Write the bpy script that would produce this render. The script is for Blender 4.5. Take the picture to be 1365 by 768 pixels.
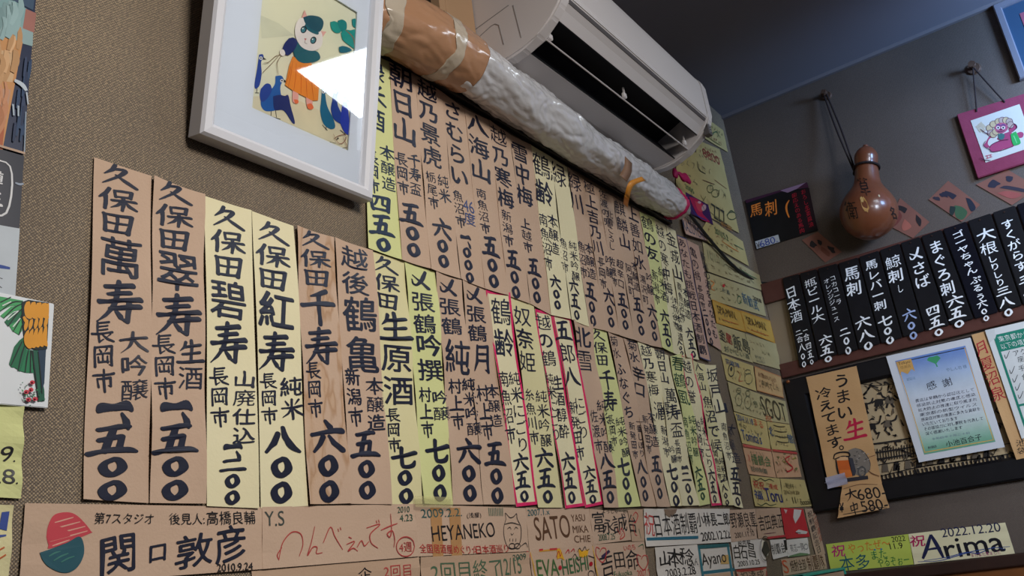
import bpy, bmesh, math, random
import numpy as np
from mathutils import Vector, Matrix, noise
for o in list(bpy.data.objects): bpy.data.objects.remove(o)
SC = bpy.context.scene
COL = SC.collection
rnd = random.Random(7)

# ------------------------------------------------------------------ camera
CAMH = 1.2                       # lens height above the floor
FPX, CX, CY = 1173.0, 682.5, 384.0
R = np.array([[0.5780428, -0.20155662, -0.79072211],
              [-0.80650084, -0.288591, -0.51601514],
              [-0.12418902, 0.93599688, -0.32937353]])
cam = bpy.data.cameras.new('camera'); cam.sensor_width = 36.0
cam.lens = FPX * 36.0 / 1365.0; cam.clip_start = 0.02
cam_ob = bpy.data.objects.new('camera', cam); COL.objects.link(cam_ob)
cam_ob.matrix_world = Matrix.Translation((0, 0, CAMH)) @ Matrix([list(r) for r in R]).to_4x4()
SC.camera = cam_ob
SC.view_settings.view_transform = 'Standard'; SC.view_settings.look = 'None'
SC.view_settings.gamma = 1.0; SC.view_settings.use_curve_mapping = False
SC.view_settings.exposure = 0.0

# ------------------------------------------------------------------ light
def lin(c):
    return tuple((v/255/12.92 if v/255 <= .04045 else ((v/255+.055)/1.055)**2.4) for v in c[:3])
world = bpy.data.worlds.new('room_ambient'); SC.world = world; world.use_nodes = True
bg = world.node_tree.nodes['Background']
bg.inputs[0].default_value = (*lin((184, 188, 200)), 1); bg.inputs[1].default_value = 0.15
def area_light(name, loc, target, size, size_y, power, color, spread=180):
    d = bpy.data.lights.new(name, 'AREA'); d.shape = 'RECTANGLE'; d.size = size; d.size_y = size_y
    d.energy = power; d.color = color; d.spread = math.radians(spread)
    o = bpy.data.objects.new(name, d); COL.objects.link(o); o.location = loc
    o.rotation_euler = (Vector(target)-Vector(loc)).to_track_quat('-Z', 'Y').to_euler()
    return o
# lamp over the tables behind the viewer, aimed at the left wall
area_light('table_lamp_light', (0.5, -0.6, CAMH+0.95), (0.7, 0.8, CAMH+0.2), 0.5, 0.35, 9.4, (1.0, 0.95, 0.9), 130)
# added cool light past the right end, standing in for the bluish haze
area_light('added_blue_fill', (2.18, -0.75, CAMH+1.14), (2.666, -0.22, CAMH+1.2), 0.3, 0.25, 5.6, (0.33, 0.56, 1.0), 80)
area_light('added_end_wall_fill', (0.5, -1.7, CAMH+0.7), (2.66, -0.25, CAMH+0.5), 0.6, 0.6, 5.5, (0.74, 0.84, 1.0), 44)  # added cool fill that brightens the plates and certificate, no such source there

# ------------------------------------------------------------------ planes
XR, YL, ZC = 2.666, 0.8, CAMH+1.443        # right wall x, left wall y, ceiling z
LEAN = math.radians(10)
PL = {
 'L': ((0, YL, 0), (1, 0, 0), (0, 0, 1), (0, -1, 0)),
 'R': ((XR, 0, 0), (0, -1, 0), (0, 0, 1), (-1, 0, 0)),
 'F': ((0.565, 0.768, CAMH+0.552), (1, 0, 0), (0, -math.sin(LEAN), math.cos(LEAN)), (0, -math.cos(LEAN), -math.sin(LEAN))),
}
PL = {k: tuple(np.array(v, float) for v in t) for k, t in PL.items()}
CAMP = np.array([0, 0, CAMH])
def ray(px, py):
    return R @ np.array([px-CX, -(py-CY), -FPX])
def W(pl, px, py, off=0.0):
    """picture pixel -> (a, b) on a wall, `off` metres in front of it"""
    O, U, Vv, N = PL[pl]; r = ray(px, py); O2 = O+N*off
    p = CAMP + r*(((O2-CAMP) @ N)/(r @ N)) - O2
    return np.array([p @ U, p @ Vv])
def at(pl, a, b, off=0.0):
    O, U, Vv, N = PL[pl]
    return O+U*a+Vv*b+N*off
def on_y(px, py, y): r = ray(px, py); return CAMP+r*(y/r[1])
def on_x(px, py, x): r = ray(px, py); return CAMP+r*(x/r[0])

# ------------------------------------------------------------------ materials
MATS = {}
def mat(name, c, rough=.6, c2=None, scale=6, amt=.5, bump=0, bscale=60, spec=.3, metal=0, coat=0, detail=4):
    """principled surface whose colour drifts between c and c2 with noise"""
    if name in MATS: return MATS[name]
    m = bpy.data.materials.new(name); m.use_nodes = True
    nt = m.node_tree; b = nt.nodes['Principled BSDF']
    b.inputs['Roughness'].default_value = rough; b.inputs['Specular IOR Level'].default_value = spec
    b.inputs['Metallic'].default_value = metal; b.inputs['Coat Weight'].default_value = coat
    tc = nt.nodes.new('ShaderNodeTexCoord')
    n = nt.nodes.new('ShaderNodeTexNoise'); n.inputs['Scale'].default_value = scale; n.inputs['Detail'].default_value = detail
    nt.links.new(tc.outputs['Object'], n.inputs['Vector'])
    r = nt.nodes.new('ShaderNodeValToRGB')
    c2 = c2 or tuple(v*.93 for v in c)
    r.color_ramp.elements[0].position = .5-amt/2; r.color_ramp.elements[1].position = .5+amt/2
    r.color_ramp.elements[0].color = (*lin(c2), 1); r.color_ramp.elements[1].color = (*lin(c), 1)
    nt.links.new(n.outputs['Fac'], r.inputs['Fac']); nt.links.new(r.outputs['Color'], b.inputs['Base Color'])
    if bump:
        n2 = nt.nodes.new('ShaderNodeTexNoise'); n2.inputs['Scale'].default_value = bscale; n2.inputs['Detail'].default_value = 3
        nt.links.new(tc.outputs['Object'], n2.inputs['Vector'])
        bp = nt.nodes.new('ShaderNodeBump'); bp.inputs['Strength'].default_value = bump; bp.inputs['Distance'].default_value = .004
        nt.links.new(n2.outputs['Fac'], bp.inputs['Height']); nt.links.new(bp.outputs['Normal'], b.inputs['Normal'])
    MATS[name] = m
    return m
def scribble(q, quad, rows, cols=9, c=((96, 92, 66), (120, 112, 76)), w=.8, box_=(.08, .12, .92, .9), seed=1):
    r = random.Random(seed); P = [np.array(p, float) for p in quad]; f = lambda u, v: tuple((P[0]*(1-u)+P[1]*u)*(1-v)+(P[3]*(1-u)+P[2]*u)*v)
    for j in range(rows):
        v = box_[1]+(box_[3]-box_[1])*(j+.5)/rows; h = .30*(box_[3]-box_[1])/rows; end = r.uniform(.55, 1.0); cc = r.choice(c)
        for i in range(cols):
            if i/cols > end or r.random() < .12: continue
            u = box_[0]+(box_[2]-box_[0])*(i+.5)/cols; d = .36*(box_[2]-box_[0])/cols
            for k in range(2): q.st([f(u+r.uniform(-d, d), v+r.uniform(-h, h)), f(u+r.uniform(-d, d), v+r.uniform(-h, h)), f(u+r.uniform(-d, d), v+r.uniform(-h, h))], w, cc)
INKC = dict(ink=(25, 28, 45), black=(26, 25, 28), pen=(48, 44, 44), red=(178, 52, 52), pink=(206, 34, 92), teal=(38, 108, 122), green=(62, 104, 72),
            blue=(40, 62, 142), white=(226, 228, 232), grey=(128, 126, 128), orange=(214, 122, 48), yellow=(226, 190, 70), brown=(96, 66, 48),
            gold=(206, 158, 70), bluewhite=(150, 164, 200), crimson=(168, 24, 40), lgreen=(70, 150, 90), navy=(26, 30, 66), magenta=(188, 40, 110))
def ink(c):
    if isinstance(c, str): return mat('ink_'+c, INKC[c], .42, tuple(min(255, v*1.12+6) for v in INKC[c]), 40, .6, spec=.35)
    return mat('print_%02x%02x%02x' % c, c, .5, tuple(v*.9 for v in c), 25, .7)
PAPER = dict(
 tan=mat('kraft_paper', (204, 176, 152), .75, (192, 162, 138), 9, .7, .12, 300, .2),
 tan2=mat('kraft_paper_dark', (196, 166, 140), .75, (180, 150, 124), 9, .7, .12, 300, .2),
 pink=mat('kraft_paper_pinkish', (204, 170, 152), .75, (190, 154, 136), 9, .7, .12, 300, .2),
 pale=mat('pale_yellow_paper', (234, 226, 188), .75, (226, 214, 172), 7, .7, .08, 300, .2),
 yel=mat('yellow_paper', (226, 218, 170), .75, (214, 204, 154), 7, .7, .08, 300, .2),
 yg=mat('lime_yellow_paper', (220, 222, 158), .75, (208, 210, 144), 7, .7, .08, 300, .2),
 aged=mat('aged_yellow_paper', (200, 182, 124), .75, (182, 162, 104), 14, .8, .1, 200, .2),
 aged2=mat('aged_green_paper', (190, 178, 134), .75, (172, 158, 112), 14, .8, .1, 200, .2),
 white=mat('white_paper', (226, 220, 210), .7, (212, 202, 190), 10, .8, .06, 200, .2),
 lime=mat('lime_paper', (196, 210, 96), .7, (184, 198, 84), 8, .6, .05, 200, .2),
 wrap=mat('warm_wrapping_paper', (208, 166, 118), .72, (192, 148, 100), 8, .8, .12, 200, .25),
 card=mat('card_white', (226, 230, 232), .35, (216, 221, 224), 8, .6, 0, 100, .4),
 orange=mat('orange_card', (206, 168, 84), .6, (190, 150, 68), 8, .6, .05, 200, .3),
 stained=None)

# ------------------------------------------------------------------ mesh helpers
def obj(name, verts, faces, mats, parent=None, loc=(0, 0, 0), mi=None, smooth=False):
    me = bpy.data.meshes.new(name); me.from_pydata([tuple(v) for v in verts], [], faces)
    for m in (mats if isinstance(mats, (list, tuple)) else [mats]): me.materials.append(m)
    if mi is not None: me.polygons.foreach_set('material_index', mi)
    if smooth: me.polygons.foreach_set('use_smooth', [True]*len(me.polygons))
    me.update()
    o = bpy.data.objects.new(name, me); COL.objects.link(o); o.location = loc
    if parent: o.parent = parent
    return o
def from_bm(name, bm, mats, parent=None, loc=(0, 0, 0), smooth=False):
    me = bpy.data.meshes.new(name); bmesh.ops.recalc_face_normals(bm, faces=bm.faces); bm.to_mesh(me); bm.free()
    for m in (mats if isinstance(mats, (list, tuple)) else [mats]): me.materials.append(m)
    if smooth: me.polygons.foreach_set('use_smooth', [True]*len(me.polygons))
    o = bpy.data.objects.new(name, me); COL.objects.link(o); o.location = loc
    if parent: o.parent = parent
    return o
def tag(o, label=None, cat=None, group=None, kind=None):
    if label: o['label'] = label
    if cat: o['category'] = cat
    if group: o['group'] = group
    if kind: o['kind'] = kind
    return o
def empty(name, loc):
    o = bpy.data.objects.new(name, None); COL.objects.link(o); o.location = loc; o.empty_display_size = .05
    return o
def bm_box(bm, p0, p1, bevel=0, seg=2):
    p0, p1 = np.minimum(p0, p1), np.maximum(p0, p1)
    r = bmesh.ops.create_cube(bm, size=1)
    for v in r['verts']:
        v.co = Vector([(p0[i]+p1[i])/2 + v.co[i]*(p1[i]-p0[i]) for i in range(3)])
    if bevel:
        es = list({e for v in r['verts'] for e in v.link_edges})
        bmesh.ops.bevel(bm, geom=es, offset=bevel, segments=seg, affect='EDGES', profile=.5)
def box(name, p0, p1, m, parent=None, loc=(0, 0, 0), bevel=0, seg=2):
    bm = bmesh.new(); bm_box(bm, np.array(p0, float)-np.array(loc), np.array(p1, float)-np.array(loc), bevel, seg)
    return from_bm(name, bm, m, parent, (0, 0, 0) if parent else loc)
def tube_data(pts, rad, n=10, cap=True):
    pts = [np.array(p, float) for p in pts]; V, Fc = [], []
    rad = rad if hasattr(rad, '__len__') else [rad]*len(pts)
    up = np.array([0.13, 0.31, 0.94])
    for i, p in enumerate(pts):
        t = pts[min(i+1, len(pts)-1)]-pts[max(i-1, 0)]; t /= np.linalg.norm(t)
        s = np.cross(t, up); s /= np.linalg.norm(s); u = np.cross(s, t)
        for k in range(n):
            a = 2*math.pi*k/n; V.append(p+(s*math.cos(a)+u*math.sin(a))*rad[i])
    for i in range(len(pts)-1):
        for k in range(n):
            Fc.append((i*n+k, i*n+(k+1) % n, (i+1)*n+(k+1) % n, (i+1)*n+k))
    if cap: Fc += [tuple(range(n-1, -1, -1)), tuple((len(pts)-1)*n+k for k in range(n))]
    return V, Fc
def tube(name, pts, rad, m, parent=None, loc=(0, 0, 0), n=10):
    V, Fc = tube_data(pts, rad, n); l = np.array(loc, float)
    return obj(name, [v-l for v in V], Fc, m, parent, (0, 0, 0) if parent else loc, smooth=True)
def smooth_path(P, n=8):
    P = [np.array(p, float) for p in P]; Q = [2*P[0]-P[1]]+P+[2*P[-1]-P[-2]]; out = []
    for i in range(1, len(Q)-2):
        for k in range(n):
            t = k/n; a, b, c, d = Q[i-1:i+3]
            out.append(.5*((2*b)+(c-a)*t+(2*a-5*b+4*c-d)*t*t+(3*b-a-3*c+d)*t**3))
    return out+[P[-1]]

# ------------------------------------------------------------------ brush and pen glyphs
_fc = bpy.data.curves.new('glyph_source', 'FONT'); _fo = bpy.data.objects.new('glyph_source', _fc); COL.objects.link(_fo)
def font_tris(s):
    _fc.body = s; bpy.context.view_layer.update()
    ev = _fo.evaluated_get(bpy.context.evaluated_depsgraph_get()); me = ev.to_mesh()
    v = np.array([tuple(x.co)[:2] for x in me.vertices]).reshape(-1, 2); me.calc_loop_triangles()
    t = [tuple(x.vertices) for x in me.loop_triangles]; ev.to_mesh_clear()
    return v, t
# strokes drawn with the brush: points (x, y down, half width) in a unit square
BR = {
 '久': [[(.40,.06,.05),(.34,.28,.045),(.12,.5,.02)],[(.38,.24,.04),(.66,.2,.06),(.5,.5,.05),(.1,.92,.02)],[(.42,.5,.04),(.62,.68,.07),(.95,.9,.05)]],
 '保': [[(.28,.06,.05),(.2,.28,.045),(.02,.5,.02)],[(.18,.36,.05),(.18,.95,.05)],[(.42,.12,.04),(.44,.4,.04)],[(.42,.13,.04),(.86,.08,.05)],[(.86,.08,.05),(.82,.36,.045)],[(.44,.38,.04),(.82,.34,.04)],[(.34,.56,.04),(.94,.48,.05)],[(.63,.4,.05),(.62,.96,.045)],[(.6,.56,.045),(.48,.76,.04),(.32,.88,.02)],[(.66,.54,.03),(.8,.74,.06),(.97,.84,.04)]],
 '田': [[(.16,.14,.05),(.22,.88,.055)],[(.14,.16,.045),(.86,.1,.06)],[(.86,.1,.06),(.8,.88,.06)],[(.2,.5,.04),(.8,.45,.045)],[(.49,.13,.04),(.5,.84,.045)],[(.22,.86,.045),(.8,.82,.05)]],
 '千': [[(.72,.06,.06),(.5,.16,.05),(.28,.22,.02)],[(.04,.48,.05),(.5,.42,.055),(.95,.38,.065)],[(.52,.16,.055),(.52,.97,.06)]],
 '寿': [[(.22,.15,.045),(.8,.09,.055)],[(.26,.31,.04),(.74,.26,.05)],[(.06,.5,.045),(.5,.44,.045),(.94,.4,.06)],[(.5,.02,.05),(.44,.4,.05),(.28,.72,.04),(.06,.94,.02)],[(.3,.64,.04),(.92,.56,.055)],[(.7,.48,.05),(.7,.92,.055)],[(.7,.92,.05),(.56,.86,.02)],[(.44,.70,.04),(.54,.82,.055)]],
 '市': [[(.5,.02,.05),(.52,.18,.05)],[(.06,.28,.045),(.94,.22,.055)],[(.24,.42,.045),(.26,.78,.045)],[(.24,.43,.04),(.8,.38,.05)],[(.8,.38,.05),(.78,.76,.05)],[(.78,.76,.05),(.68,.72,.02)],[(.51,.24,.045),(.51,.98,.055)]],
 '上': [[(.5,.06,.06),(.5,.86,.055)],[(.52,.44,.045),(.84,.4,.06)],[(.04,.9,.055),(.95,.86,.07)]],
 '生': [[(.32,.1,.05),(.26,.3,.04),(.1,.46,.02)],[(.28,.3,.045),(.84,.24,.055)],[(.2,.6,.045),(.82,.55,.055)],[(.53,.04,.055),(.53,.9,.055)],[(.04,.93,.055),(.96,.89,.065)]],
 '大': [[(.06,.38,.05),(.94,.3,.06)],[(.5,.05,.055),(.46,.4,.05),(.32,.7,.04),(.06,.94,.02)],[(.52,.38,.04),(.68,.68,.065),(.95,.92,.05)]],
 '本': [[(.06,.3,.05),(.94,.24,.055)],[(.5,.03,.055),(.5,.97,.055)],[(.48,.3,.04),(.3,.58,.04),(.04,.78,.02)],[(.53,.3,.03),(.72,.56,.06),(.97,.74,.04)],[(.3,.76,.04),(.72,.73,.045)]],
 '米': [[(.22,.12,.03),(.34,.3,.055)],[(.8,.08,.05),(.64,.3,.02)],[(.06,.46,.045),(.94,.4,.055)],[(.5,.04,.05),(.5,.97,.055)],[(.47,.46,.04),(.3,.7,.04),(.05,.88,.02)],[(.54,.45,.03),(.72,.68,.06),(.97,.86,.045)]],
 '山': [[(.5,.06,.06),(.5,.82,.055)],[(.14,.42,.05),(.16,.86,.055)],[(.16,.86,.05),(.86,.8,.055)],[(.86,.36,.055),(.86,.92,.06)]],
 '川': [[(.2,.12,.05),(.18,.6,.045),(.06,.92,.02)],[(.5,.14,.05),(.5,.8,.05)],[(.82,.06,.055),(.84,.96,.06)]],
 '中': [[(.16,.26,.05),(.2,.66,.05)],[(.15,.27,.045),(.86,.22,.055)],[(.86,.22,.055),(.82,.64,.05)],[(.2,.64,.045),(.82,.6,.045)],[(.5,.03,.055),(.5,.97,.055)]],
 '日': [[(.22,.12,.05),(.26,.9,.055)],[(.2,.14,.045),(.8,.08,.06)],[(.8,.08,.06),(.76,.9,.06)],[(.24,.48,.04),(.76,.44,.045)],[(.26,.86,.045),(.76,.82,.05)]],
 '長': [[(.3,.05,.045),(.3,.56,.045)],[(.3,.08,.04),(.8,.05,.05)],[(.32,.24,.035),(.74,.21,.04)],[(.32,.4,.035),(.74,.37,.04)],[(.05,.58,.045),(.95,.52,.055)],[(.34,.58,.045),(.34,.92,.05)],[(.34,.92,.05),(.54,.8,.02)],[(.86,.6,.045),(.66,.74,.02)],[(.5,.58,.035),(.7,.8,.06),(.97,.94,.04)]],
 '岡': [[(.14,.1,.05),(.14,.95,.05)],[(.13,.12,.045),(.88,.06,.055)],[(.88,.06,.055),(.86,.92,.055)],[(.86,.92,.05),(.74,.88,.02)],[(.34,.22,.03),(.42,.32,.04)],[(.66,.18,.04),(.58,.32,.02)],[(.24,.42,.035),(.76,.38,.04)],[(.5,.42,.04),(.5,.76,.04)],[(.3,.54,.035),(.32,.78,.04)],[(.32,.78,.04),(.72,.75,.04)],[(.7,.52,.035),(.7,.8,.04)]],
 '月': [[(.3,.08,.05),(.28,.6,.05),(.1,.94,.02)],[(.3,.1,.04),(.8,.05,.055)],[(.8,.05,.055),(.78,.9,.06)],[(.78,.9,.05),(.64,.84,.02)],[(.32,.34,.035),(.76,.31,.04)],[(.32,.56,.035),(.76,.53,.04)]],
 '石': [[(.06,.2,.05),(.92,.12,.06)],[(.5,.2,.05),(.36,.5,.045),(.04,.8,.02)],[(.34,.52,.045),(.36,.92,.045)],[(.34,.52,.04),(.84,.46,.055)],[(.84,.46,.055),(.8,.92,.055)],[(.36,.88,.04),(.8,.85,.045)]],
 '一': [[(.03, .5, .05), (.12, .46, .075), (.5, .46, .055), (.85, .40, .08), (.97, .47, .05)]],
 '二': [[(.2, .25, .06), (.3, .22, .065), (.75, .17, .065)], [(.05, .78, .06), (.3, .74, .06), (.92, .72, .085)]],
 '三': [[(.2, .18, .06), (.8, .12, .06)], [(.22, .48, .055), (.76, .43, .055)], [(.05, .84, .06), (.94, .8, .075)]],
 '四': [[(.12, .2, .05), (.2, .84, .055)], [(.1, .2, .045), (.86, .14, .06), (.8, .82, .06)], [(.4, .2, .045), (.36, .45, .04), (.28, .6, .03)],
       [(.6, .2, .045), (.6, .52, .045), (.72, .54, .035)], [(.2, .8, .05), (.82, .76, .05)]],
 '五': [[(.2, .16, .055), (.78, .08, .065)], [(.48, .14, .06), (.34, .86, .065)], [(.22, .49, .05), (.66, .42, .06), (.64, .86, .06)],
       [(.03, .9, .055), (.3, .85, .06), (.8, .85, .075), (.97, .9, .045)]],
 '六': [[(.46, .04, .045), (.56, .2, .075)], [(.06, .42, .05), (.5, .36, .055), (.92, .33, .075)], [(.38, .52, .065), (.3, .72, .055), (.12, .93, .03)],
       [(.56, .5, .04), (.72, .72, .07), (.92, .9, .08)]],
 '七': [[(.04, .52, .06), (.5, .42, .06), (.94, .32, .075)], [(.44, .08, .065), (.42, .78, .06), (.52, .9, .07), (.8, .88, .07), (.9, .7, .03)]],
 '八': [[(.38, .3, .06), (.3, .6, .065), (.07, .9, .03)], [(.5, .1, .045), (.6, .4, .07), (.78, .72, .09), (.97, .88, .05)]],
 '〇': [[(.56, .14, .07), (.74, .24, .11), (.82, .45, .125), (.74, .68, .10), (.5, .86, .08), (.28, .76, .12), (.17, .54, .12), (.26, .3, .08), (.56, .14, .07)]],
 '、': [[(.3, .2, .1), (.6, .6, .2), (.72, .78, .12)]],
 '〆': [[(.78, .06, .06), (.62, .42, .07), (.34, .74, .05), (.16, .7, .05), (.14, .5, .03)], [(.2, .28, .03), (.5, .56, .06), (.8, .86, .08)]],
}
def blur(F, n):
    for _ in range(n):
        F = (np.roll(F, 1, 0)+F*2+np.roll(F, -1, 0))/4; F = (np.roll(F, 1, 1)+F*2+np.roll(F, -1, 1))/4
    return F
def contours(F, iso):
    h, w = F.shape; B = F > iso; S = {}
    c = B[:-1, :-1]*1+B[:-1, 1:]*2+B[1:, 1:]*4+B[1:, :-1]*8
    def ip(a, b): return (iso-a)/(b-a) if b != a else .5
    P = {}
    for y, x in zip(*np.nonzero((c > 0) & (c < 15))):
        k = int(c[y, x]); e = [('h', y, x), ('v', y, x+1), ('h', y+1, x), ('v', y, x)]
        # edges: 0 top, 1 right, 2 bottom, 3 left; directed so that ink stays on one side
        tb = {1: [(3, 0)], 2: [(0, 1)], 3: [(3, 1)], 4: [(1, 2)], 5: [(3, 0), (1, 2)], 6: [(0, 2)], 7: [(3, 2)], 8: [(2, 3)], 9: [(2, 0)],
              10: [(0, 1), (2, 3)], 11: [(2, 1)], 12: [(1, 3)], 13: [(1, 0)], 14: [(0, 3)]}[k]
        for a, b in tb: S[e[a]] = e[b]
    def pos(e):
        t, y, x = e
        return (x+ip(F[y, x], F[y, x+1]), y) if t == 'h' else (x, y+ip(F[y, x], F[y+1, x]))
    out = []
    while S:
        s, n = S.popitem(); L = [s]
        while n != s and n in S: L.append(n); n = S.pop(n)
        if len(L) > 5: out.append(np.array([pos(e) for e in L]))
    return out
def rdp(P, tol):
    if len(P) < 3: return P
    a, b = P[0], P[-1]; d = b-a; L = np.hypot(*d)
    D = np.abs(d[0]*(P[:, 1]-a[1])-d[1]*(P[:, 0]-a[0]))/L if L > 1e-9 else np.hypot(*(P-a).T)
    i = int(D.argmax())
    if D[i] < tol: return np.array([a, b])
    return np.vstack([rdp(P[:i+1], tol)[:-1], rdp(P[i:], tol)])
GLY = {}
def glyph(s, dil=.02, N=110, word=False):
    """(verts in the unit square, y up; faces) of one character, or of a whole word stretched to the square"""
    key = (s, dil, N, word)
    if key in GLY: return GLY[key]
    pad = 8; seed = sum(ord(ch) for ch in s)*.37
    if s in BR and not word:
        w = h = N; yy, xx = np.mgrid[0:h+2*pad, 0:w+2*pad]; X = (xx-pad)/N; Y = (yy-pad)/N; D = np.full(X.shape, 9.)
        k = (.72+dil*13)*(1.08 if s == '〇' else 1)
        for st in BR[s]:
            st = [np.array(q) for q in st]
            if len(st) > 3 and s != '〇' or s == '〇': st = smooth_path(st, 4)
            for p, q in zip(st[:-1], st[1:]):
                dx, dy = q[0]-p[0], q[1]-p[1]; t = np.clip(((X-p[0])*dx+(Y-p[1])*dy)/(dx*dx+dy*dy+1e-9), 0, 1)
                # a flat brush: distances shrink along its tilted edge
                ex, ey = X-(p[0]+t*dx), Y-(p[1]+t*dy); u, v = (ex+ey)*.7071, (ex-ey)*.7071
                D = np.minimum(D, np.hypot(u*.86, v*1.14)-(p[2]+t*(q[2]-p[2]))*k)
        F = .5-D*8; asp = 1.
    else:
        v, T = font_tris(s)
        if len(v) == 0: GLY[key] = ([], []); return GLY[key]
        if word:
            lo, hi = v.min(0), v.max(0); asp = float((hi[0]-lo[0])/max(hi[1]-lo[1], 1e-3)); v = (v-lo)/np.maximum(hi-lo, 1e-4)
        else: v = v+[0, .12]; asp = 1.
        asp = min(asp, 14.); w = int(N*asp); h = N; M = np.zeros((h+2*pad, w+2*pad)); G = np.stack([v[:, 0]*w+pad, (1-v[:, 1])*h+pad], 1)
        for t in T:
            a, b, c = G[t[0]], G[t[1]], G[t[2]]
            x0, y0 = np.floor(np.minimum(np.minimum(a, b), c)).astype(int); x1, y1 = np.ceil(np.maximum(np.maximum(a, b), c)).astype(int)+1
            x0, y0 = max(x0, 0), max(y0, 0); yy, xx = np.mgrid[y0:min(y1, M.shape[0]), x0:min(x1, M.shape[1])]
            f = lambda p, q: (q[0]-p[0])*(yy-p[1])-(q[1]-p[1])*(xx-p[0])
            A, B2, C2 = f(a, b), f(b, c), f(c, a); e = 1e-6
            ins = ((A >= -e) & (B2 >= -e) & (C2 >= -e)) | ((A <= e) & (B2 <= e) & (C2 <= e))
            M[yy[ins], xx[ins]] = 1
        dens = M.sum()/max(1, (w*h)); dd = dil*max(.25, 1.15-dens*2.1)*N
        ra, rb = dd*1.75, dd*.6; D = M.copy()
        for j in range(-int(ra+1), int(ra+2)):
            for i in range(-int(ra+1), int(ra+2)):
                u, q = (i+j)*.7071, (i-j)*.7071
                if (u/max(ra, .5))**2+(q/max(rb, .5))**2 <= 1: D = np.maximum(D, np.roll(np.roll(M, j, 0), i, 1))
        F = blur(D, max(2, N//36))
    hh, ww = F.shape
    g = np.array([[noise.noise((x*.9+seed, y*.9, seed)) for x in range(int(6*max(1, asp))+2)] for y in range(8)])
    yy = np.linspace(0, 6.99, hh); xx = np.linspace(0, g.shape[1]-1.01, ww); yi, xi = yy.astype(int), xx.astype(int); fy, fx = (yy-yi)[:, None], (xx-xi)[None]
    g = (g[yi][:, xi]*(1-fx)+g[yi][:, xi+1]*fx)*(1-fy)+(g[yi+1][:, xi]*(1-fx)+g[yi+1][:, xi+1]*fx)*fy
    F = F+g*.2*(dil > .008); F[0] = F[-1] = 0; F[:, 0] = F[:, -1] = 0
    cu = bpy.data.curves.new('outline', 'CURVE'); cu.dimensions = '2D'; cu.fill_mode = 'BOTH'
    for Lp in contours(F, .5):
        L2 = rdp(np.vstack([Lp, Lp[:1]]), .32)[:-1]
        if len(L2) < 3: continue
        X = (L2[:, 0]-pad)/w; Y = 1-(L2[:, 1]-pad)/h
        wx = .016*np.sin(Y*6+seed)*(.3 if asp > 1.5 else 1); wy = .016*np.sin(X*5*asp+seed*1.7)
        sp = cu.splines.new('POLY'); sp.points.add(len(L2)-1); sp.use_cyclic_u = True
        for p, x, y in zip(sp.points, X+wx, Y+wy): p.co = (x, y, 0, 1)
    ob = bpy.data.objects.new('outline', cu); me = ob.to_mesh()
    r = ([tuple(x.co)[:2] for x in me.vertices], [tuple(p.vertices) for p in me.polygons])
    ob.to_mesh_clear(); bpy.data.objects.remove(ob); bpy.data.curves.remove(cu)
    GLY[key] = r
    return r

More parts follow.
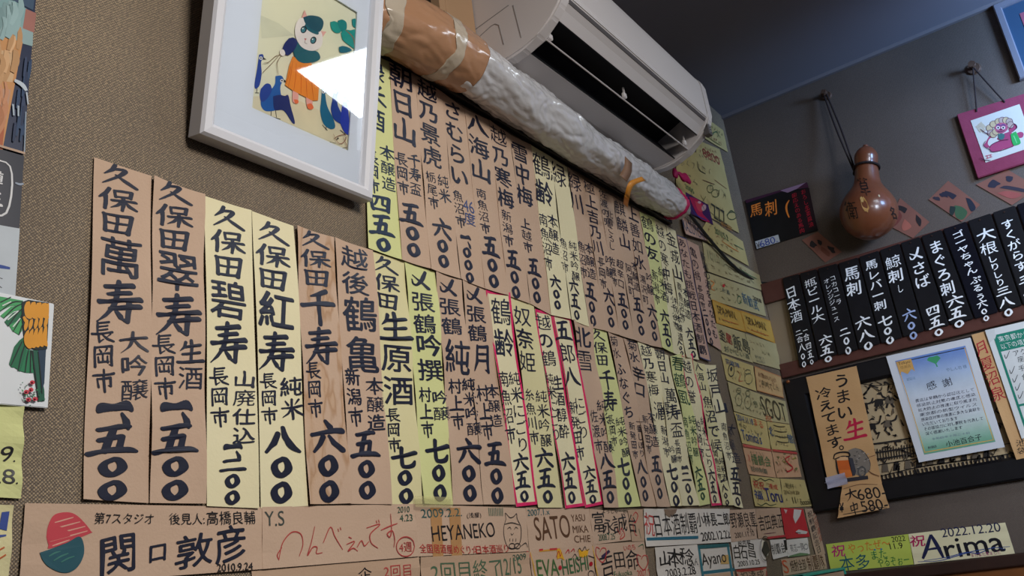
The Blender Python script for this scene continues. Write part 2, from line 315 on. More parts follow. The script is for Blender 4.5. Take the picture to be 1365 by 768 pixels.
WT = {'一': .5, '二': .85, '三': .95, '、': .36, '五': 1.3, '六': 1.25, '七': 1.2, '八': 1.2, '四': 1.2, '〇': .95}
class Ink:
    """collects writing and drawing on a wall plane; build() makes one mesh"""
    def __init__(s, pl, off, disp=None, eps=.0005):
        s.pl, s.off, s.disp, s.eps = pl, off, disp or (lambda a, b: 0), eps; s.v, s.f, s.m, s.mats, s.n = [], [], [], [], 0
    def w(s, x, y): return W(s.pl, x, y, s.off)
    def add(s, P, faces, col):
        m = ink(col) if not hasattr(col, 'node_tree') else col
        if m not in s.mats: s.mats.append(m)
        i = s.mats.index(m); k = len(s.v); lay = s.eps+.00003*min(s.n, 90); s.n += 1
        for a, b in P: s.v.append(at(s.pl, a, b, s.off+s.disp(a, b)+lay))
        for f in faces: s.f.append(tuple(j+k for j in f)); s.m.append(i)
    def glyph(s, ch, c, rx, up, col, dil, N, word=False):
        V, F = glyph(ch, dil, N, word)
        s.add([c+rx*(x-.5)+up*(y-.5) for x, y in V], F, col)
    def v_(s, t, x0, y0, x1, y1, w, col='ink', dil=.022, price=False, N=110, slant=.12, fit=.94):
        A, B = s.w(x0, y0), s.w(x1, y1); D = B-A; L = np.hypot(*D); D /= L; rx = np.array([-D[1], D[0]])
        ww = [WT.get(c, 1) if price else {'、': .25, '一': .6}.get(c, 1) for c in t]; tot = sum(ww); acc = 0
        for c, k in zip(t, ww):
            q = (acc+k/2)/tot; acc += k; x, y = x0+(x1-x0)*q, y0+(y1-y0)*q
            wid = abs(s.w(x+w/2, y)[0]-s.w(x-w/2, y)[0]); C = A+D*L*q; hgt = L*k/tot
            if price:
                if c == '〇': wid *= .60; hgt *= .92
                elif c == '、': C = C+rx*wid*.2; wid *= .3; hgt = wid*1.2
                elif c == '一': hgt = wid*.85; wid *= .70
                elif c == '二': hgt *= 1.15
            s.glyph(c, C, (rx+np.array([0, slant])*rx[0])*wid*(.90 if price else 1.06), -D*hgt*fit, col, dil, N)
    def h_(s, t, x0, y0, x1, y1, h, col='pen', dil=.006, N=90):
        A, B = s.w(x0, y0), s.w(x1, y1); xm, ym = (x0+x1)/2, (y0+y1)/2
        up = s.w(xm, ym-h/2)-s.w(xm, ym+h/2)
        s.glyph(t, (A+B)/2, B-A, np.array([0, np.hypot(*up)]), col, dil, N, True)
    def st(s, pts, w, col='pen', cyc=False):
        P = [s.w(*p) for p in pts]
        if len(P) > 2: P = smooth_path(P+([P[0]] if cyc else []), 5)
        c = pts[len(pts)//2]; r = abs(s.w(c[0], c[1]+w/2)[1]-s.w(c[0], c[1]-w/2)[1])/2; V, F = [], []
        for i, p in enumerate(P):
            t = P[min(i+1, len(P)-1)]-P[max(i-1, 0)]; t = t/(np.hypot(*t)+1e-12); n = np.array([-t[1], t[0]])
            k = 1 if cyc else (.55+.45*math.sin(math.pi*min(1, max(0, (i+.6)/len(P)))))
            V += [p+n*r*k, p-n*r*k]
        for i in range(len(P)-1): F.append((2*i, 2*i+1, 2*i+3, 2*i+2))
        s.add(V, F, col)
    def po(s, pts, col, sm=False):
        P = [s.w(*p) for p in pts]
        if sm: P = smooth_path(P+[P[0]], 5)[:-1]
        s.add(P, [tuple(range(len(P)))], col)
    def el(s, cx, cy, rx, ry, col, rot=0, n=20):
        c, k = math.cos(rot), math.sin(rot)
        s.po([(cx+rx*math.cos(t)*c-ry*math.sin(t)*k, cy+rx*math.cos(t)*k+ry*math.sin(t)*c) for t in [2*math.pi*i/n for i in range(n)]], col)
    def ring(s, cx, cy, rx, ry, w, col):
        s.st([(cx+rx*math.cos(t), cy+ry*math.sin(t)) for t in [2*math.pi*i/10 for i in range(10)]], w, col, True)
    def build(s, name, parent, loc):
        if not s.v: return None
        return obj(name, [p-np.array(loc) for p in s.v], s.f, s.mats, parent, loc=(0, 0, 0), mi=s.m)

class Paper(Ink):
    """a sheet (or board) on a wall, given by its four corners in the picture: TL, TR, BR, BL"""
    def __init__(s, name, label, cat, pl, quad, m, off=.0015, group=None, curl=0, seed=0, thick=.0003, nu=6, nv=14, bevel=0, eps=.0005):
        Q = [W(pl, x, y, off) for x, y in quad]; s.Q = Q; TL, TR, BR_, BL = Q
        Mi = np.linalg.inv(np.stack([(TR-TL+BR_-BL)/2, (BL-TL+BR_-TR)/2], 1)); r = random.Random(seed+len(label)); p1, p2, fr, sd = r.random()*6, r.random()*6, 1+r.random()*1.5, r.choice((-1, 1))
        def disp(a, b):
            if not curl: return 0.
            u, v = Mi @ (np.array([a, b])-TL); e = abs(2*u-1)**2*(.5+.5*math.sin(fr*6.28*v+p1+(1.3 if u > .5 else 0)*sd))
            return curl*(e+.6*max(0, v)**5*(.5+.5*math.sin(p2))+.18*(1+math.sin(9*v+p2)))
        Ink.__init__(s, pl, off, disp, eps)
        if not curl: nu, nv = 1, 1
        O = at(pl, *((TL+TR+BR_+BL)/4), off); s.loc = O; V = []; F = []
        for side in (0, 1):
            for j in range(nv+1):
                for i in range(nu+1):
                    u, v = i/nu, j/nv; p = (TL*(1-u)+TR*u)*(1-v)+(BL*(1-u)+BR_*u)*v
                    V.append(at(pl, p[0], p[1], off+disp(*p)-thick*side)-O)
        n = (nu+1)*(nv+1); ix = lambda i, j, sd: sd*n+j*(nu+1)+i
        for j in range(nv):
            for i in range(nu):
                F.append((ix(i, j, 0), ix(i, j+1, 0), ix(i+1, j+1, 0), ix(i+1, j, 0))); F.append((ix(i, j, 1), ix(i+1, j, 1), ix(i+1, j+1, 1), ix(i, j+1, 1)))
        for j in range(nv):
            F.append((ix(0, j, 0), ix(0, j, 1), ix(0, j+1, 1), ix(0, j+1, 0))); F.append((ix(nu, j, 0), ix(nu, j+1, 0), ix(nu, j+1, 1), ix(nu, j, 1)))
        for i in range(nu):
            F.append((ix(i, 0, 0), ix(i+1, 0, 0), ix(i+1, 0, 1), ix(i, 0, 1))); F.append((ix(i, nv, 0), ix(i, nv, 1), ix(i+1, nv, 1), ix(i+1, nv, 0)))
        s.o = obj(name, V, F, m, loc=tuple(O), smooth=False)
        if bevel:
            bm = bmesh.new(); bm.from_mesh(s.o.data); bmesh.ops.bevel(bm, geom=list(bm.edges), offset=bevel, segments=2, affect='EDGES'); bm.to_mesh(s.o.data); bm.free()
        tag(s.o, label, cat, group)
    def border(s, px, col, name='border'):
        TL, TR, BR_, BL = s.Q; c = (TL+TR+BR_+BL)/4; w = abs(W(s.pl, 700+px, 400)[0]-W(s.pl, 700, 400)[0])
        I = Ink(s.pl, s.off, s.disp, .0004)
        U = TR-TL; U = U/np.hypot(*U); D = BL-TL; D = D/np.hypot(*D); k = s.bw if hasattr(s, 'bw') else .0045
        inn = [TL+U*k+D*k, TR-U*k+D*k, BR_-U*k-D*k, BL+U*k-D*k]; out = s.Q
        for a in range(4):
            b = (a+1) % 4; V = []; n = 16
            for i in range(n+1):
                t = i/n; V += [out[a]*(1-t)+out[b]*t, inn[a]*(1-t)+inn[b]*t]
            I.add(V, [(2*i, 2*i+1, 2*i+3, 2*i+2) for i in range(n)], col)
        return I.build(name, s.o, s.loc)
    def done(s, name='lettering'): s.build(name, s.o, s.loc); return s.o

# ================================================================== setting
def wall_cloth(name, c, gold, p=.0034):
    m = bpy.data.materials.new(name); m.use_nodes = True; nt = m.node_tree; b = nt.nodes['Principled BSDF']; N = nt.nodes.new; Lk = nt.links.new
    tc = N('ShaderNodeTexCoord'); sx = N('ShaderNodeSeparateXYZ'); Lk(tc.outputs['Object'], sx.inputs[0])
    def mth(op, a, b_=None):
        n = N('ShaderNodeMath'); n.operation = op
        for i, q in enumerate((a, b_)):
            if q is None: continue
            if isinstance(q, (int, float)): n.inputs[i].default_value = q
            else: Lk(q, n.inputs[i])
        return n.outputs[0]
    def nz(scale, det=3, vec=None):
        n = N('ShaderNodeTexNoise'); n.inputs['Scale'].default_value = scale; n.inputs['Detail'].default_value = det; Lk(vec or tc.outputs['Object'], n.inputs['Vector']); return n.outputs['Fac']
    h = mth('ADD', sx.outputs[0], sx.outputs[1]); wob = mth('MULTIPLY', nz(40), .006)
    a = mth('SINE', mth('MULTIPLY', mth('ADD', h, wob), 6.283/p)); v = mth('SINE', mth('MULTIPLY', mth('ADD', sx.outputs[2], wob), 6.283/p))
    weave = mth('MULTIPLY', a, v)
    mp = N('ShaderNodeMapping'); mp.inputs['Scale'].default_value = (300, 300, 420); Lk(tc.outputs['Object'], mp.inputs[0])
    fl = mth('ADD', mth('MULTIPLY', weave, .36), nz(1.0, 1, mp.outputs[0]))
    big = nz(3.2, 4); fl = mth('ADD', fl, mth('MULTIPLY', mth('SUBTRACT', big, .5), .55))
    r = N('ShaderNodeValToRGB'); e = r.color_ramp.elements
    e[0].position, e[0].color = .30, (*lin(tuple(q*.86 for q in c)), 1); e[1].position, e[1].color = .60, (*lin(c), 1)
    e2 = r.color_ramp.elements.new(.76); e2.color = (*lin(gold), 1); Lk(fl, r.inputs['Fac'])
    st = N('ShaderNodeValToRGB'); st.color_ramp.elements[0].position = .3; st.color_ramp.elements[1].position = .6
    st.color_ramp.elements[0].color = (.72, .70, .68, 1); st.color_ramp.elements[1].color = (1, 1, 1, 1); Lk(nz(1.7, 5), st.inputs['Fac'])
    mx = N('ShaderNodeMix'); mx.data_type = 'RGBA'; mx.blend_type = 'MULTIPLY'; mx.inputs[0].default_value = 1; Lk(r.outputs[0], mx.inputs[6]); Lk(st.outputs[0], mx.inputs[7])
    Lk(mx.outputs[2], b.inputs['Base Color']); b.inputs['Roughness'].default_value = .55; b.inputs['Specular IOR Level'].default_value = .35
    bp = N('ShaderNodeBump'); bp.inputs['Strength'].default_value = .35; bp.inputs['Distance'].default_value = .0012; Lk(weave, bp.inputs['Height']); Lk(bp.outputs[0], b.inputs['Normal'])
    return m
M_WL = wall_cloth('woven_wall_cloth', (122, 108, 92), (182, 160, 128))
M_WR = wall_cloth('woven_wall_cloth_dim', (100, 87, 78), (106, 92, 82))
M_CEIL = mat('ceiling_board', (130, 128, 136), .8, (118, 116, 124), 2, .8)
tag(box('wall_left', (-1.6, YL, 0), (XR+.1, YL+.1, ZC), M_WL), kind='structure')
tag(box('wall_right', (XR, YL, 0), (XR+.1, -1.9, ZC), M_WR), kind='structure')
tag(box('ceiling', (-1.6, YL+.1, ZC), (XR+.1, -1.9, ZC+.1), M_CEIL), kind='structure')
tag(box('floor', (-1.6, YL+.1, -.1), (XR+.1, -1.9, 0), mat('floor_vinyl', (96, 78, 62), .5, (80, 64, 52), 5, .6)), kind='structure')
M_WOOD = mat('orange_brown_wood', (150, 92, 48), .45, (118, 70, 36), 14, .8, .1, 80)
M_DKWOOD = mat('dark_brown_wood', (62, 40, 32), .45, (46, 30, 26), 20, .8, .1, 90)
M_REDWOOD = mat('red_brown_wood', (98, 60, 52), .4, (78, 46, 40), 22, .8, .1, 90)
M_BOARD = mat('tan_board', (190, 156, 122), .6, (174, 138, 104), 6, .8, .05, 60)
M_BLACK = mat('black_lacquer', (24, 23, 27), .38, (18, 17, 21), 30, .6, .05, 120, .35)
# wooden panelling below the right wall with its dark moulding
tag(box('trim_1', (XR-.018, YL-.001, 0.0), (XR-.0005, -1.9, CAMH-.085), M_WOOD), kind='structure')
tag(box('trim_2', (XR-.034, YL-.001, CAMH-.085), (XR-.0005, -1.9, CAMH-.054), M_DKWOOD, bevel=.004), kind='structure')
# thin cove between right wall and ceiling
tag(box('trim_3', (XR-.012, YL-.001, ZC-.012), (XR-.0005, -1.9, ZC-.0005), mat('cove_strip', (120, 114, 116), .6)), kind='structure')
# shallow black rail under the pipe, along the top of the strips
tag(box('trim_4', (.90, YL-.016, CAMH+.846), (1.99, YL-.0005, CAMH+.872), M_BLACK, bevel=.003), kind='structure')
# tan timber board beside the air conditioner and the dark opening left of it
tag(box('trim_5', (1.098, YL-.022, CAMH+.86), (1.186, YL-.0005, ZC-.001), M_BOARD, bevel=.002), kind='structure')
def window_opening():
    bm = bmesh.new()
    x0, x1, z0, z1 = .93, 1.09, CAMH+.97, ZC-.06
    for p, q in (((x0, YL-.03, z0), (x1, YL-.0005, z0+.022)), ((x0, YL-.03, z1-.02), (x1, YL-.0005, z1)), ((x0, YL-.028, z0+.0225), (x0+.02, YL-.0005, z1-.0205)), ((x1-.018, YL-.028, z0+.0225), (x1, YL-.0005, z1-.0205))):
        bm_box(bm, p, q, .002, 1)
    w = tag(from_bm('window_1', bm, M_BOARD), kind='structure')
    box('window_pane', (x0+.018, YL-.008, z0+.02), (x1-.016, YL-.001, z1-.018), mat('dark_glass', (18, 22, 26), .12, (14, 17, 20), 4, .5, spec=.5), w)
window_opening()

# ================================================================== air conditioner
def air_conditioner():
    H = CAMH; root = empty('air_conditioner', (1.525, YL, H+.925))
    tag(root, 'white wall-mounted air conditioner with an open dark outlet above the wrapped pipe', 'air conditioner'); l = tuple(root.location)
    wh = mat('ac_white_plastic', (214, 208, 206), .42, (206, 199, 197), 3, .8, spec=.4); dk = mat('ac_dark_interior', (30, 33, 40), .6, (22, 25, 31), 10, .6)
    gr = mat('ac_grey_plastic', (96, 92, 92), .5)
    def extr(prof, x0, x1, name, m, parent, bevel=0):
        bm = bmesh.new(); A = [bm.verts.new((x0-l[0], y-l[1], z+H-l[2])) for y, z in prof]; B = [bm.verts.new((x1-l[0], y-l[1], z+H-l[2])) for y, z in prof]; n = len(prof)
        bm.faces.new(A); bm.faces.new(B[::-1])
        for i in range(n): bm.faces.new((A[i], B[i], B[(i+1) % n], A[(i+1) % n]))
        if bevel: bmesh.ops.bevel(bm, geom=[e for e in bm.edges], offset=bevel, segments=3, affect='EDGES', clamp_overlap=True)
        return from_bm(name, bm, m, parent)
    def arc(cy, cz, r, a0, a1, n=6): return [(cy+r*math.cos(math.radians(a0+(a1-a0)*i/n)), cz+r*math.sin(math.radians(a0+(a1-a0)*i/n))) for i in range(n+1)]
    # body: back, rounded top, front, slope, outlet recess, belly
    body = [(.7995, .955), (.7995, 1.125)]+arc(.622, 1.095, .030, 90, 180, 4)+[(.592, 1.0), (.604, .990), (.618, .974), (.652, 1.03), (.725, 1.0), (.686, .936), (.735, .934), (.77, .942)]
    extr(body, 1.212, 1.838, 'body', wh, root)
    # dark liner of the outlet
    extr([(.6195, .9745), (.651, 1.028), (.723, .999), (.6855, .938), (.684, .9385), (.720, .998), (.652, 1.0255), (.6205, .9735)], 1.215, 1.835, 'air_outlet', dk, root)
    # end caps, a little proud of the body
    cap = [(.7995, .948), (.7995, 1.13)]+arc(.618, 1.096, .034, 90, 180, 5)+[(.583, 1.02), (.586, 1.0), (.597, .984), (.615, .966), (.65, .945), (.684, .931), (.715, .927), (.75, .931), (.775, .938)]
    for x0, x1 in ((1.188, 1.216), (1.834, 1.862)): extr(cap, x0, x1, 'end_cap', wh, root, .004)
    # front panel with its slot underneath
    fp = extr([(.598, 1.004), (.5865, 1.004), (.5835, 1.012), (.5835, 1.09), (.588, 1.108), (.598, 1.118)], 1.219, 1.831, 'front_panel', wh, root, .002)
    extr([(.5925, .9985), (.6, .9985), (.6, 1.004), (.5885, 1.004)], 1.22, 1.83, 'intake_slot', gr, root)
    # thin louver held open across the outlet, with clips
    lv = extr([(.6465, .9475), (.6625, .9705), (.6652, .9688), (.6492, .9458)], 1.218, 1.858, 'louver', wh, root, .001)
    for x in (1.232, 1.52, 1.82):
        bm = bmesh.new()
        bm_box(bm, (x-.006-l[0], .645-l[1], .954+H-l[2]), (x+.006-l[0], .652-l[1], .966+H-l[2]), .0015, 1); bm_box(bm, (x-.002-l[0], .646-l[1], .962+H-l[2]), (x+.002-l[0], .650-l[1], .98+H-l[2]), .0006, 1)
        from_bm('louver_clip', bm, wh, root)
    # status panel on the right cap
    box('status_panel', (1.838, .5895, H+.968), (1.858, .6045, H+.9985), gr, root, l, .002)
    bm = bmesh.new()
    for k in range(3): bm_box(bm, (1.844-l[0], .5885-l[1], .975+.007*k+H-l[2]), (1.848-l[0], .5905-l[1], .9775+.007*k+H-l[2]))
    from_bm('status_light', bm, mat('status_dots', (200, 206, 210), .4), root)
    # pipe knock-out lines on the left side
    X = 1.1875-l[0]
    def ln(P): return tube_data([(X, y-l[1], z+H-l[2]) for y, z in P], .0008, 6)
    for P in ([(.79, 1.022), (.70, 1.035)], [(.69, 1.03), (.683, .955)], [(.785, 1.0), (.745, 1.012)]+[(.735, 1.012), (.727, 1.005), (.722, .96)]):
        V, F = ln(P); obj('panel_seam', V, F, mat('ac_seam_shadow', (150, 145, 142), .6), root)
    return root
air_conditioner()

# ================================================================== wrapped pipe
def wrapped_pipe():
    H = CAMH; root = empty('wrapped_pipe', (1.4, .745, H+.88))
    tag(root, 'thick pipe wrapped in crinkled white plastic and brown tape under the air conditioner', 'pipe'); l = np.array(root.location)
    plastic = mat('crinkled_white_plastic', (208, 208, 211), .22, (194, 191, 190), 9, .9, .25, 45, .5, coat=.5)
    tape = mat('brown_packing_tape', (184, 142, 110), .25, (166, 122, 90), 10, .8, .15, 30, .5, coat=.3)
    pale = mat('clear_yellowed_tape', (198, 186, 168), .25, (180, 164, 142), 12, .8, .3, 60, .5, coat=.3)
    path = smooth_path([(.868, .770, H+.878), (.93, .752, H+.880), (1.05, .745, H+.880), (1.25, .745, H+.877), (1.45, .746, H+.872), (1.7, .75, H+.874), (1.92, .753, H+.876), (2.012, .754, H+.876)], 12)
    S = [0.]
    for a, b in zip(path[:-1], path[1:]): S.append(S[-1]+np.linalg.norm(b-a))
    S = np.array(S); path = np.array(path)
    def pt(s): return np.array([np.interp(s, S, path[:, i]) for i in range(3)])
    rr = lambda s: np.interp(s, [0, .1, .3, .5, .75, 1.0, 1.2], [.050, .052, .050, .047, .043, .040, .036])
    def sleeve(name, s0, s1, m, extra, amp, sd, n=56, ns=150, closed=False, torn=0):
        V, F = [], []
        for i in range(ns+1):
            t = i/ns
            for k in range(n):
                a = 2*math.pi*k/n; s = s0+(s1-s0)*t
                if torn: s += (1-t)*torn*noise.noise((math.cos(a)*2.2, math.sin(a)*2.2, sd+4))+t*torn*noise.noise((math.cos(a)*2, math.sin(a)*2, sd))
                c = pt(s); d = pt(s+.004)-pt(s-.004); d /= np.linalg.norm(d); u = np.cross(d, (0, 0, 1.)); u /= np.linalg.norm(u); w = np.cross(u, d)
                # folds spiral round the pipe, with finer crinkles over them
                ph = s*22+a*.8; x2, y2 = math.cos(a), math.sin(a)
                wr = .8*noise.noise((s*8+x2*.6, x2*1.2+sd, y2*1.2))+.6*abs(noise.noise((ph*.42+sd+1.5*noise.noise((s*14, x2*1.5, y2*1.5)), s*11+x2*2, y2*1.4+sd)))+.35*abs(noise.noise((s*30+2*x2, a*.5+x2*3, y2*4+sd)))+.12*noise.noise((s*90+a*4, x2*7, y2*7+sd))-.25
                r = rr(s)+extra+amp*wr
                if closed and t > .9: r *= math.sqrt(max(0.02, 1-((t-.9)/.1)**2*.92))
                y = c+u*math.cos(a)*r+w*math.sin(a)*r; y[1] = min(y[1], YL-.017 if y[2] < H+.872 else YL-.002); V.append(y-l)
        for i in range(ns):
            for k in range(n): F.append((i*n+k, i*n+(k+1) % n, (i+1)*n+(k+1) % n, (i+1)*n+k))
        F += [tuple(range(n-1, -1, -1)), tuple(ns*n+k for k in range(n))]
        return obj(name, V, F, m, root, smooth=True)
    T = S[-1]
    sleeve('plastic_sleeve', .20, T, plastic, -.001, .009, 1.3, n=96, ns=420, closed=True)
    sleeve('brown_tape_wrap', .0, .222, tape, .003, .006, 5.1, n=96, ns=110, torn=.008)
    sleeve('pale_tape_band', .135, .162, pale, .0045, .006, 5.1, n=96, ns=20, torn=.012)
    sleeve('pale_tape_band', .012, .04, pale, .0045, .006, 5.1, n=96, ns=20, torn=.016)
    sleeve('pink_ribbon', T-.075, T-.068, mat('pink_cord', (190, 30, 92), .5), .003, .009, 1.3, n=96, ns=4)
    sleeve('brown_paper_end', T-.22, T-.19, tape, -.0025, .009, 1.3, n=96, ns=8)
    # brown patch and loose orange strip of tape near the right end
    def strip(name, P, w, m):
        V, F = [], []
        P = [on_y(x, y, Y)-l for x, y, Y in P]; P = smooth_path(P, 6)
        for p in P: V += [p+np.array([-w/2, 0, .1*w]), p+np.array([w/2, 0, -.1*w]), p+np.array([-w/2, .0006, .1*w]), p+np.array([w/2, .0006, -.1*w])]
        for i in range(len(P)-1):
            a, b = 4*i, 4*i+4
            F += [(a, a+1, b+1, b), (a+2, b+2, b+3, a+3), (a, b, b+2, a+2), (a+1, a+3, b+3, b+1)]
        F += [(0, 2, 3, 1), (len(V)-4, len(V)-3, len(V)-1, len(V)-2)]
        return obj(name, V, F, m, root, smooth=True)
    strip('brown_tape_patch', [(838, 213, .694), (837, 226, .694), (831, 238, .697)], .030, mat('brown_tape_matte', (146, 112, 88), .45, (130, 98, 74), 30))
    strip('orange_tape', [(858, 238, .692), (842, 245, .694), (836, 262, .712), (834, 274, .74)], .018, mat('orange_tape', (224, 150, 56), .4, (206, 132, 44), 30))
    # folded pink bow at the far end
    V, F = [], []
    c = on_y(903, 231, .76)-l
    bm = bmesh.new()
    for sx, L, zt in ((1, .088, .004), (-1, .03, -.012)):
        r = bmesh.ops.create_uvsphere(bm, u_segments=16, v_segments=10, radius=1)
        for v in r['verts']:
            x, y, z = v.co; k = (.45+.55*math.sin(min(1, (x+1)/2)*2.6)); v.co = Vector(c)+Vector((sx*(x+1)*L/2, y*.007*k, z*.014*k+zt*(x+1)/2+.003*math.sin(x*6)))
    from_bm('pink_bow', bm, mat('pink_cord', (190, 30, 92), .5), root, smooth=True)
wrapped_pipe()

# ================================================================== power cable from the air conditioner into the corner
P = [on_y(918, 284, .772), on_y(945, 318, .785), on_y(972, 349, .792), on_y(992, 366, .794)]
P += [on_x(1012, 376.5, XR-.010), on_x(1030, 377, XR-.008), on_x(1052, 372, XR-.008)]
c = tube('power_cable', smooth_path(P, 8), .0045, mat('cable_rubber', (34, 36, 38), .45), loc=tuple(P[0]))
tag(c, 'dark grey cable sagging along the yellow cards into the corner', 'cable')

# ================================================================== hanging lamp over the next table (its glare shows in the picture glass)
def hanging_lamp():
    c0, e1, e2 = np.array([1.663, -.539, CAMH+1.231]), np.array([.071, .33, .092]), np.array([.35, -.068, -.023])
    n = np.cross(e1, e2); n /= np.linalg.norm(n)
    cen = c0+e1/2+e2/2; root = empty('hanging_lamp', tuple(cen)); tag(root, 'flat white ceiling lamp hung from the ceiling out of view', 'lamp')
    lm = bpy.data.materials.new('lamp_diffuser'); lm.use_nodes = True; nt = lm.node_tree; b = nt.nodes['Principled BSDF']
    b.inputs['Base Color'].default_value = (.9, .9, .9, 1); b.inputs['Emission Color'].default_value = (.80, .90, 1, 1); b.inputs['Emission Strength'].default_value = 14
    q = [c0, c0+e2, c0+e1+e2, c0+e1]
    V = [p-cen for p in q]; o = obj('diffuser', V, [(3, 2, 1, 0)], lm, root)
    if (o.data.polygons[0].normal @ Vector(n)) < 0: o.data.flip_normals()
    wm = mat('lamp_housing', (206, 206, 206), .5)
    ue, ve = e1/np.linalg.norm(e1), e2/np.linalg.norm(e2)
    def slab(name, u0, u1, v0, v1, d0, d1):
        V = [c0-cen+ue*u+ve*v-n*d for d in (d0, d1) for u, v in ((u0, v0), (u1, v0), (u1, v1), (u0, v1))]
        return obj(name, V, [(0, 1, 2, 3), (4, 7, 6, 5), (0, 4, 5, 1), (1, 5, 6, 2), (2, 6, 7, 3), (3, 7, 4, 0)], wm, root)
    lu, lv = np.linalg.norm(e1), np.linalg.norm(e2)
    slab('housing', -.012, lu+.012, -.012, lv+.012, .002, .05)
    slab('added_shade_skirt', -.012, lu+.012, lv+.002, lv+.012, -.12, .05)     # added flange, blocks the lamp from the end wall
    tube('hanging_rod', [np.array([0, 0, .04]), np.array([0, 0, ZC-cen[2]])], .008, wm, root)
hanging_lamp()

# ================================================================== framed picture on the left wall
def framed_picture():
    H = CAMH; fw, fh = .285, .40; O, U, Vv, N = PL['F']
    root = empty('framed_picture', tuple(O)); tag(root, 'white-framed picture of a cat in a beret and orange skirt among blue birds', 'framed picture')
    wh = mat('white_frame_lacquer', (222, 222, 226), .3, (214, 214, 219), 4, .6, spec=.5)
    P = lambda a, b, d: U*a+Vv*b+N*d
    # moulding: four mitred bars with a stepped, rounded section
    prof = [(0, -.026), (0, -.004), (.003, 0), (.012, .001), (.017, -.003), (.019, -.010), (.019, -.026)]
    V, F = [], []; n = len(prof)
    for (ca, cb, sa, sb) in ((0, 0, 1, 1), (fw, 0, -1, 1), (fw, fh, -1, -1), (0, fh, 1, -1)):
        V += [P(ca+sa*i, cb+sb*i, d) for i, d in prof]
    for c in range(4):
        for k in range(n): F.append((c*n+k, c*n+(k+1) % n, ((c+1) % 4)*n+(k+1) % n, ((c+1) % 4)*n+k))
    bm = bmesh.new(); vs = [bm.verts.new(v) for v in V]
    for f in F: bm.faces.new([vs[i] for i in f])
    from_bm('frame', bm, wh, root)
    def sheet(name, a0, b0, a1, b1, d, t, m):
        V = [P(a, b, e) for e in (d, d-t) for a, b in ((a0, b0), (a1, b0), (a1, b1), (a0, b1))]
        return obj(name, V, [(0, 1, 2, 3), (4, 7, 6, 5), (0, 4, 5, 1), (1, 5, 6, 2), (2, 6, 7, 3), (3, 7, 4, 0)], m, root)
    sheet('back_board', .004, .004, fw-.004, fh-.004, -.020, .004, M_BOARD)
    # mat with its window
    BLp, BRp = W('F', 336, 144, -.013), W('F', 464.8, 200.6, -.013); TRp = W('F', 476, 16, -.013)
    a0, b0, a1, b1 = BLp[0], (BLp[1]+BRp[1])/2, (BRp[0]+TRp[0])/2, TRp[1]
    mm = mat('mat_board', (212, 218, 228), .7, (206, 212, 222), 5, .6)
    bm = bmesh.new()
    for q in ((.015, .015, fw-.015, b0), (.015, b1, fw-.015, fh-.015), (.015, b0, a0, b1), (a1, b0, fw-.015, b1)):
        vv = [bm.verts.new(P(a, b, d)) for d in (-.013, -.015) for a, b in ((q[0], q[1]), (q[2], q[1]), (q[2], q[3]), (q[0], q[3]))]
        for f in ((0, 1, 2, 3), (4, 7, 6, 5), (0, 4, 5, 1), (1, 5, 6, 2), (2, 6, 7, 3), (3, 7, 4, 0)): bm.faces.new([vv[i] for i in f])
    from_bm('mat_board', bm, mm, root)
    art = sheet('artwork', a0-.004, b0-.004, a1+.004, b1+.004, -.0165, .0008, mat('cream_painting_ground', (226, 222, 196), .6, (206, 208, 184), 5, .9))
    I = Ink('F', -.0165, eps=.0002); z = lambda *p: [(x*.33875, y*.33875) for x, y in [(a+797, b) for a, b in p]]   # crop pixels -> photo pixels
    TE, BL_, DB, OR, PK, CR = (30, 98, 112), (34, 66, 150), (28, 44, 108), (232, 142, 52), (226, 168, 160), (236, 228, 224)
    I.po(z((228, 60), (300, 92), (360, 140), (232, 150)), (214, 214, 190)); I.po(z((200, 380), (330, 372), (470, 440), (570, 470), (572, 588), (200, 426)), (222, 212, 180))
    def bird(P, c, eye=None, legs=()):
        for a, b in legs: I.st(z(a, b), 1.1, (40, 40, 48))
        I.po(z(*P), c, True)
        if eye: I.el(*z(eye)[0], 2.2, 2.2, (232, 232, 232)); I.el(*z(eye)[0], 1.1, 1.1, (20, 20, 24)); I.po(z((eye[0]+8, eye[1]-5), (eye[0]+22, eye[1]+6), (eye[0]+8, eye[1]+6)), (60, 60, 60))
    bird([(222, 215), (236, 214), (240, 228), (230, 245), (232, 290), (224, 335), (208, 350), (204, 330), (214, 270)], BL_, (229, 229), (((214, 348), (212, 366)), ((206, 366), (222, 366))))
    bird([(286, 300), (308, 298), (318, 314), (306, 338), (308, 372), (322, 392), (312, 420), (280, 436), (244, 436), (228, 410), (236, 372), (268, 352), (284, 330)], (30, 92, 168), (311, 318), (((270, 434), (268, 460)), ((286, 432), (290, 462)), ((258, 456), (284, 464)), ((278, 462), (306, 470))))
    bird([(228, 350), (248, 330), (266, 334), (270, 360), (250, 392), (230, 400), (224, 376)], BL_); bird([(276, 380), (300, 374), (322, 378), (336, 376), (346, 420), (362, 480), (352, 484), (318, 436), (282, 432)], DB)
    bird([(468, 348), (480, 352), (482, 376), (490, 420), (514, 470), (520, 502), (500, 508), (474, 486), (462, 440), (466, 390)], (26, 104, 140), (474, 362), (((486, 496), (484, 512)), ((470, 492), (490, 514))))
    bird([(512, 350), (524, 350), (530, 372), (530, 412), (548, 452), (560, 480), (548, 490), (516, 470), (504, 430), (510, 390)], BL_, (519, 362)); bird([(552, 382), (566, 384), (568, 408), (572, 440), (576, 500), (574, 530), (556, 520), (540, 480), (546, 430)], (38, 60, 170), (559, 396), (((560, 514), (556, 532)), ((540, 512), (562, 532))))
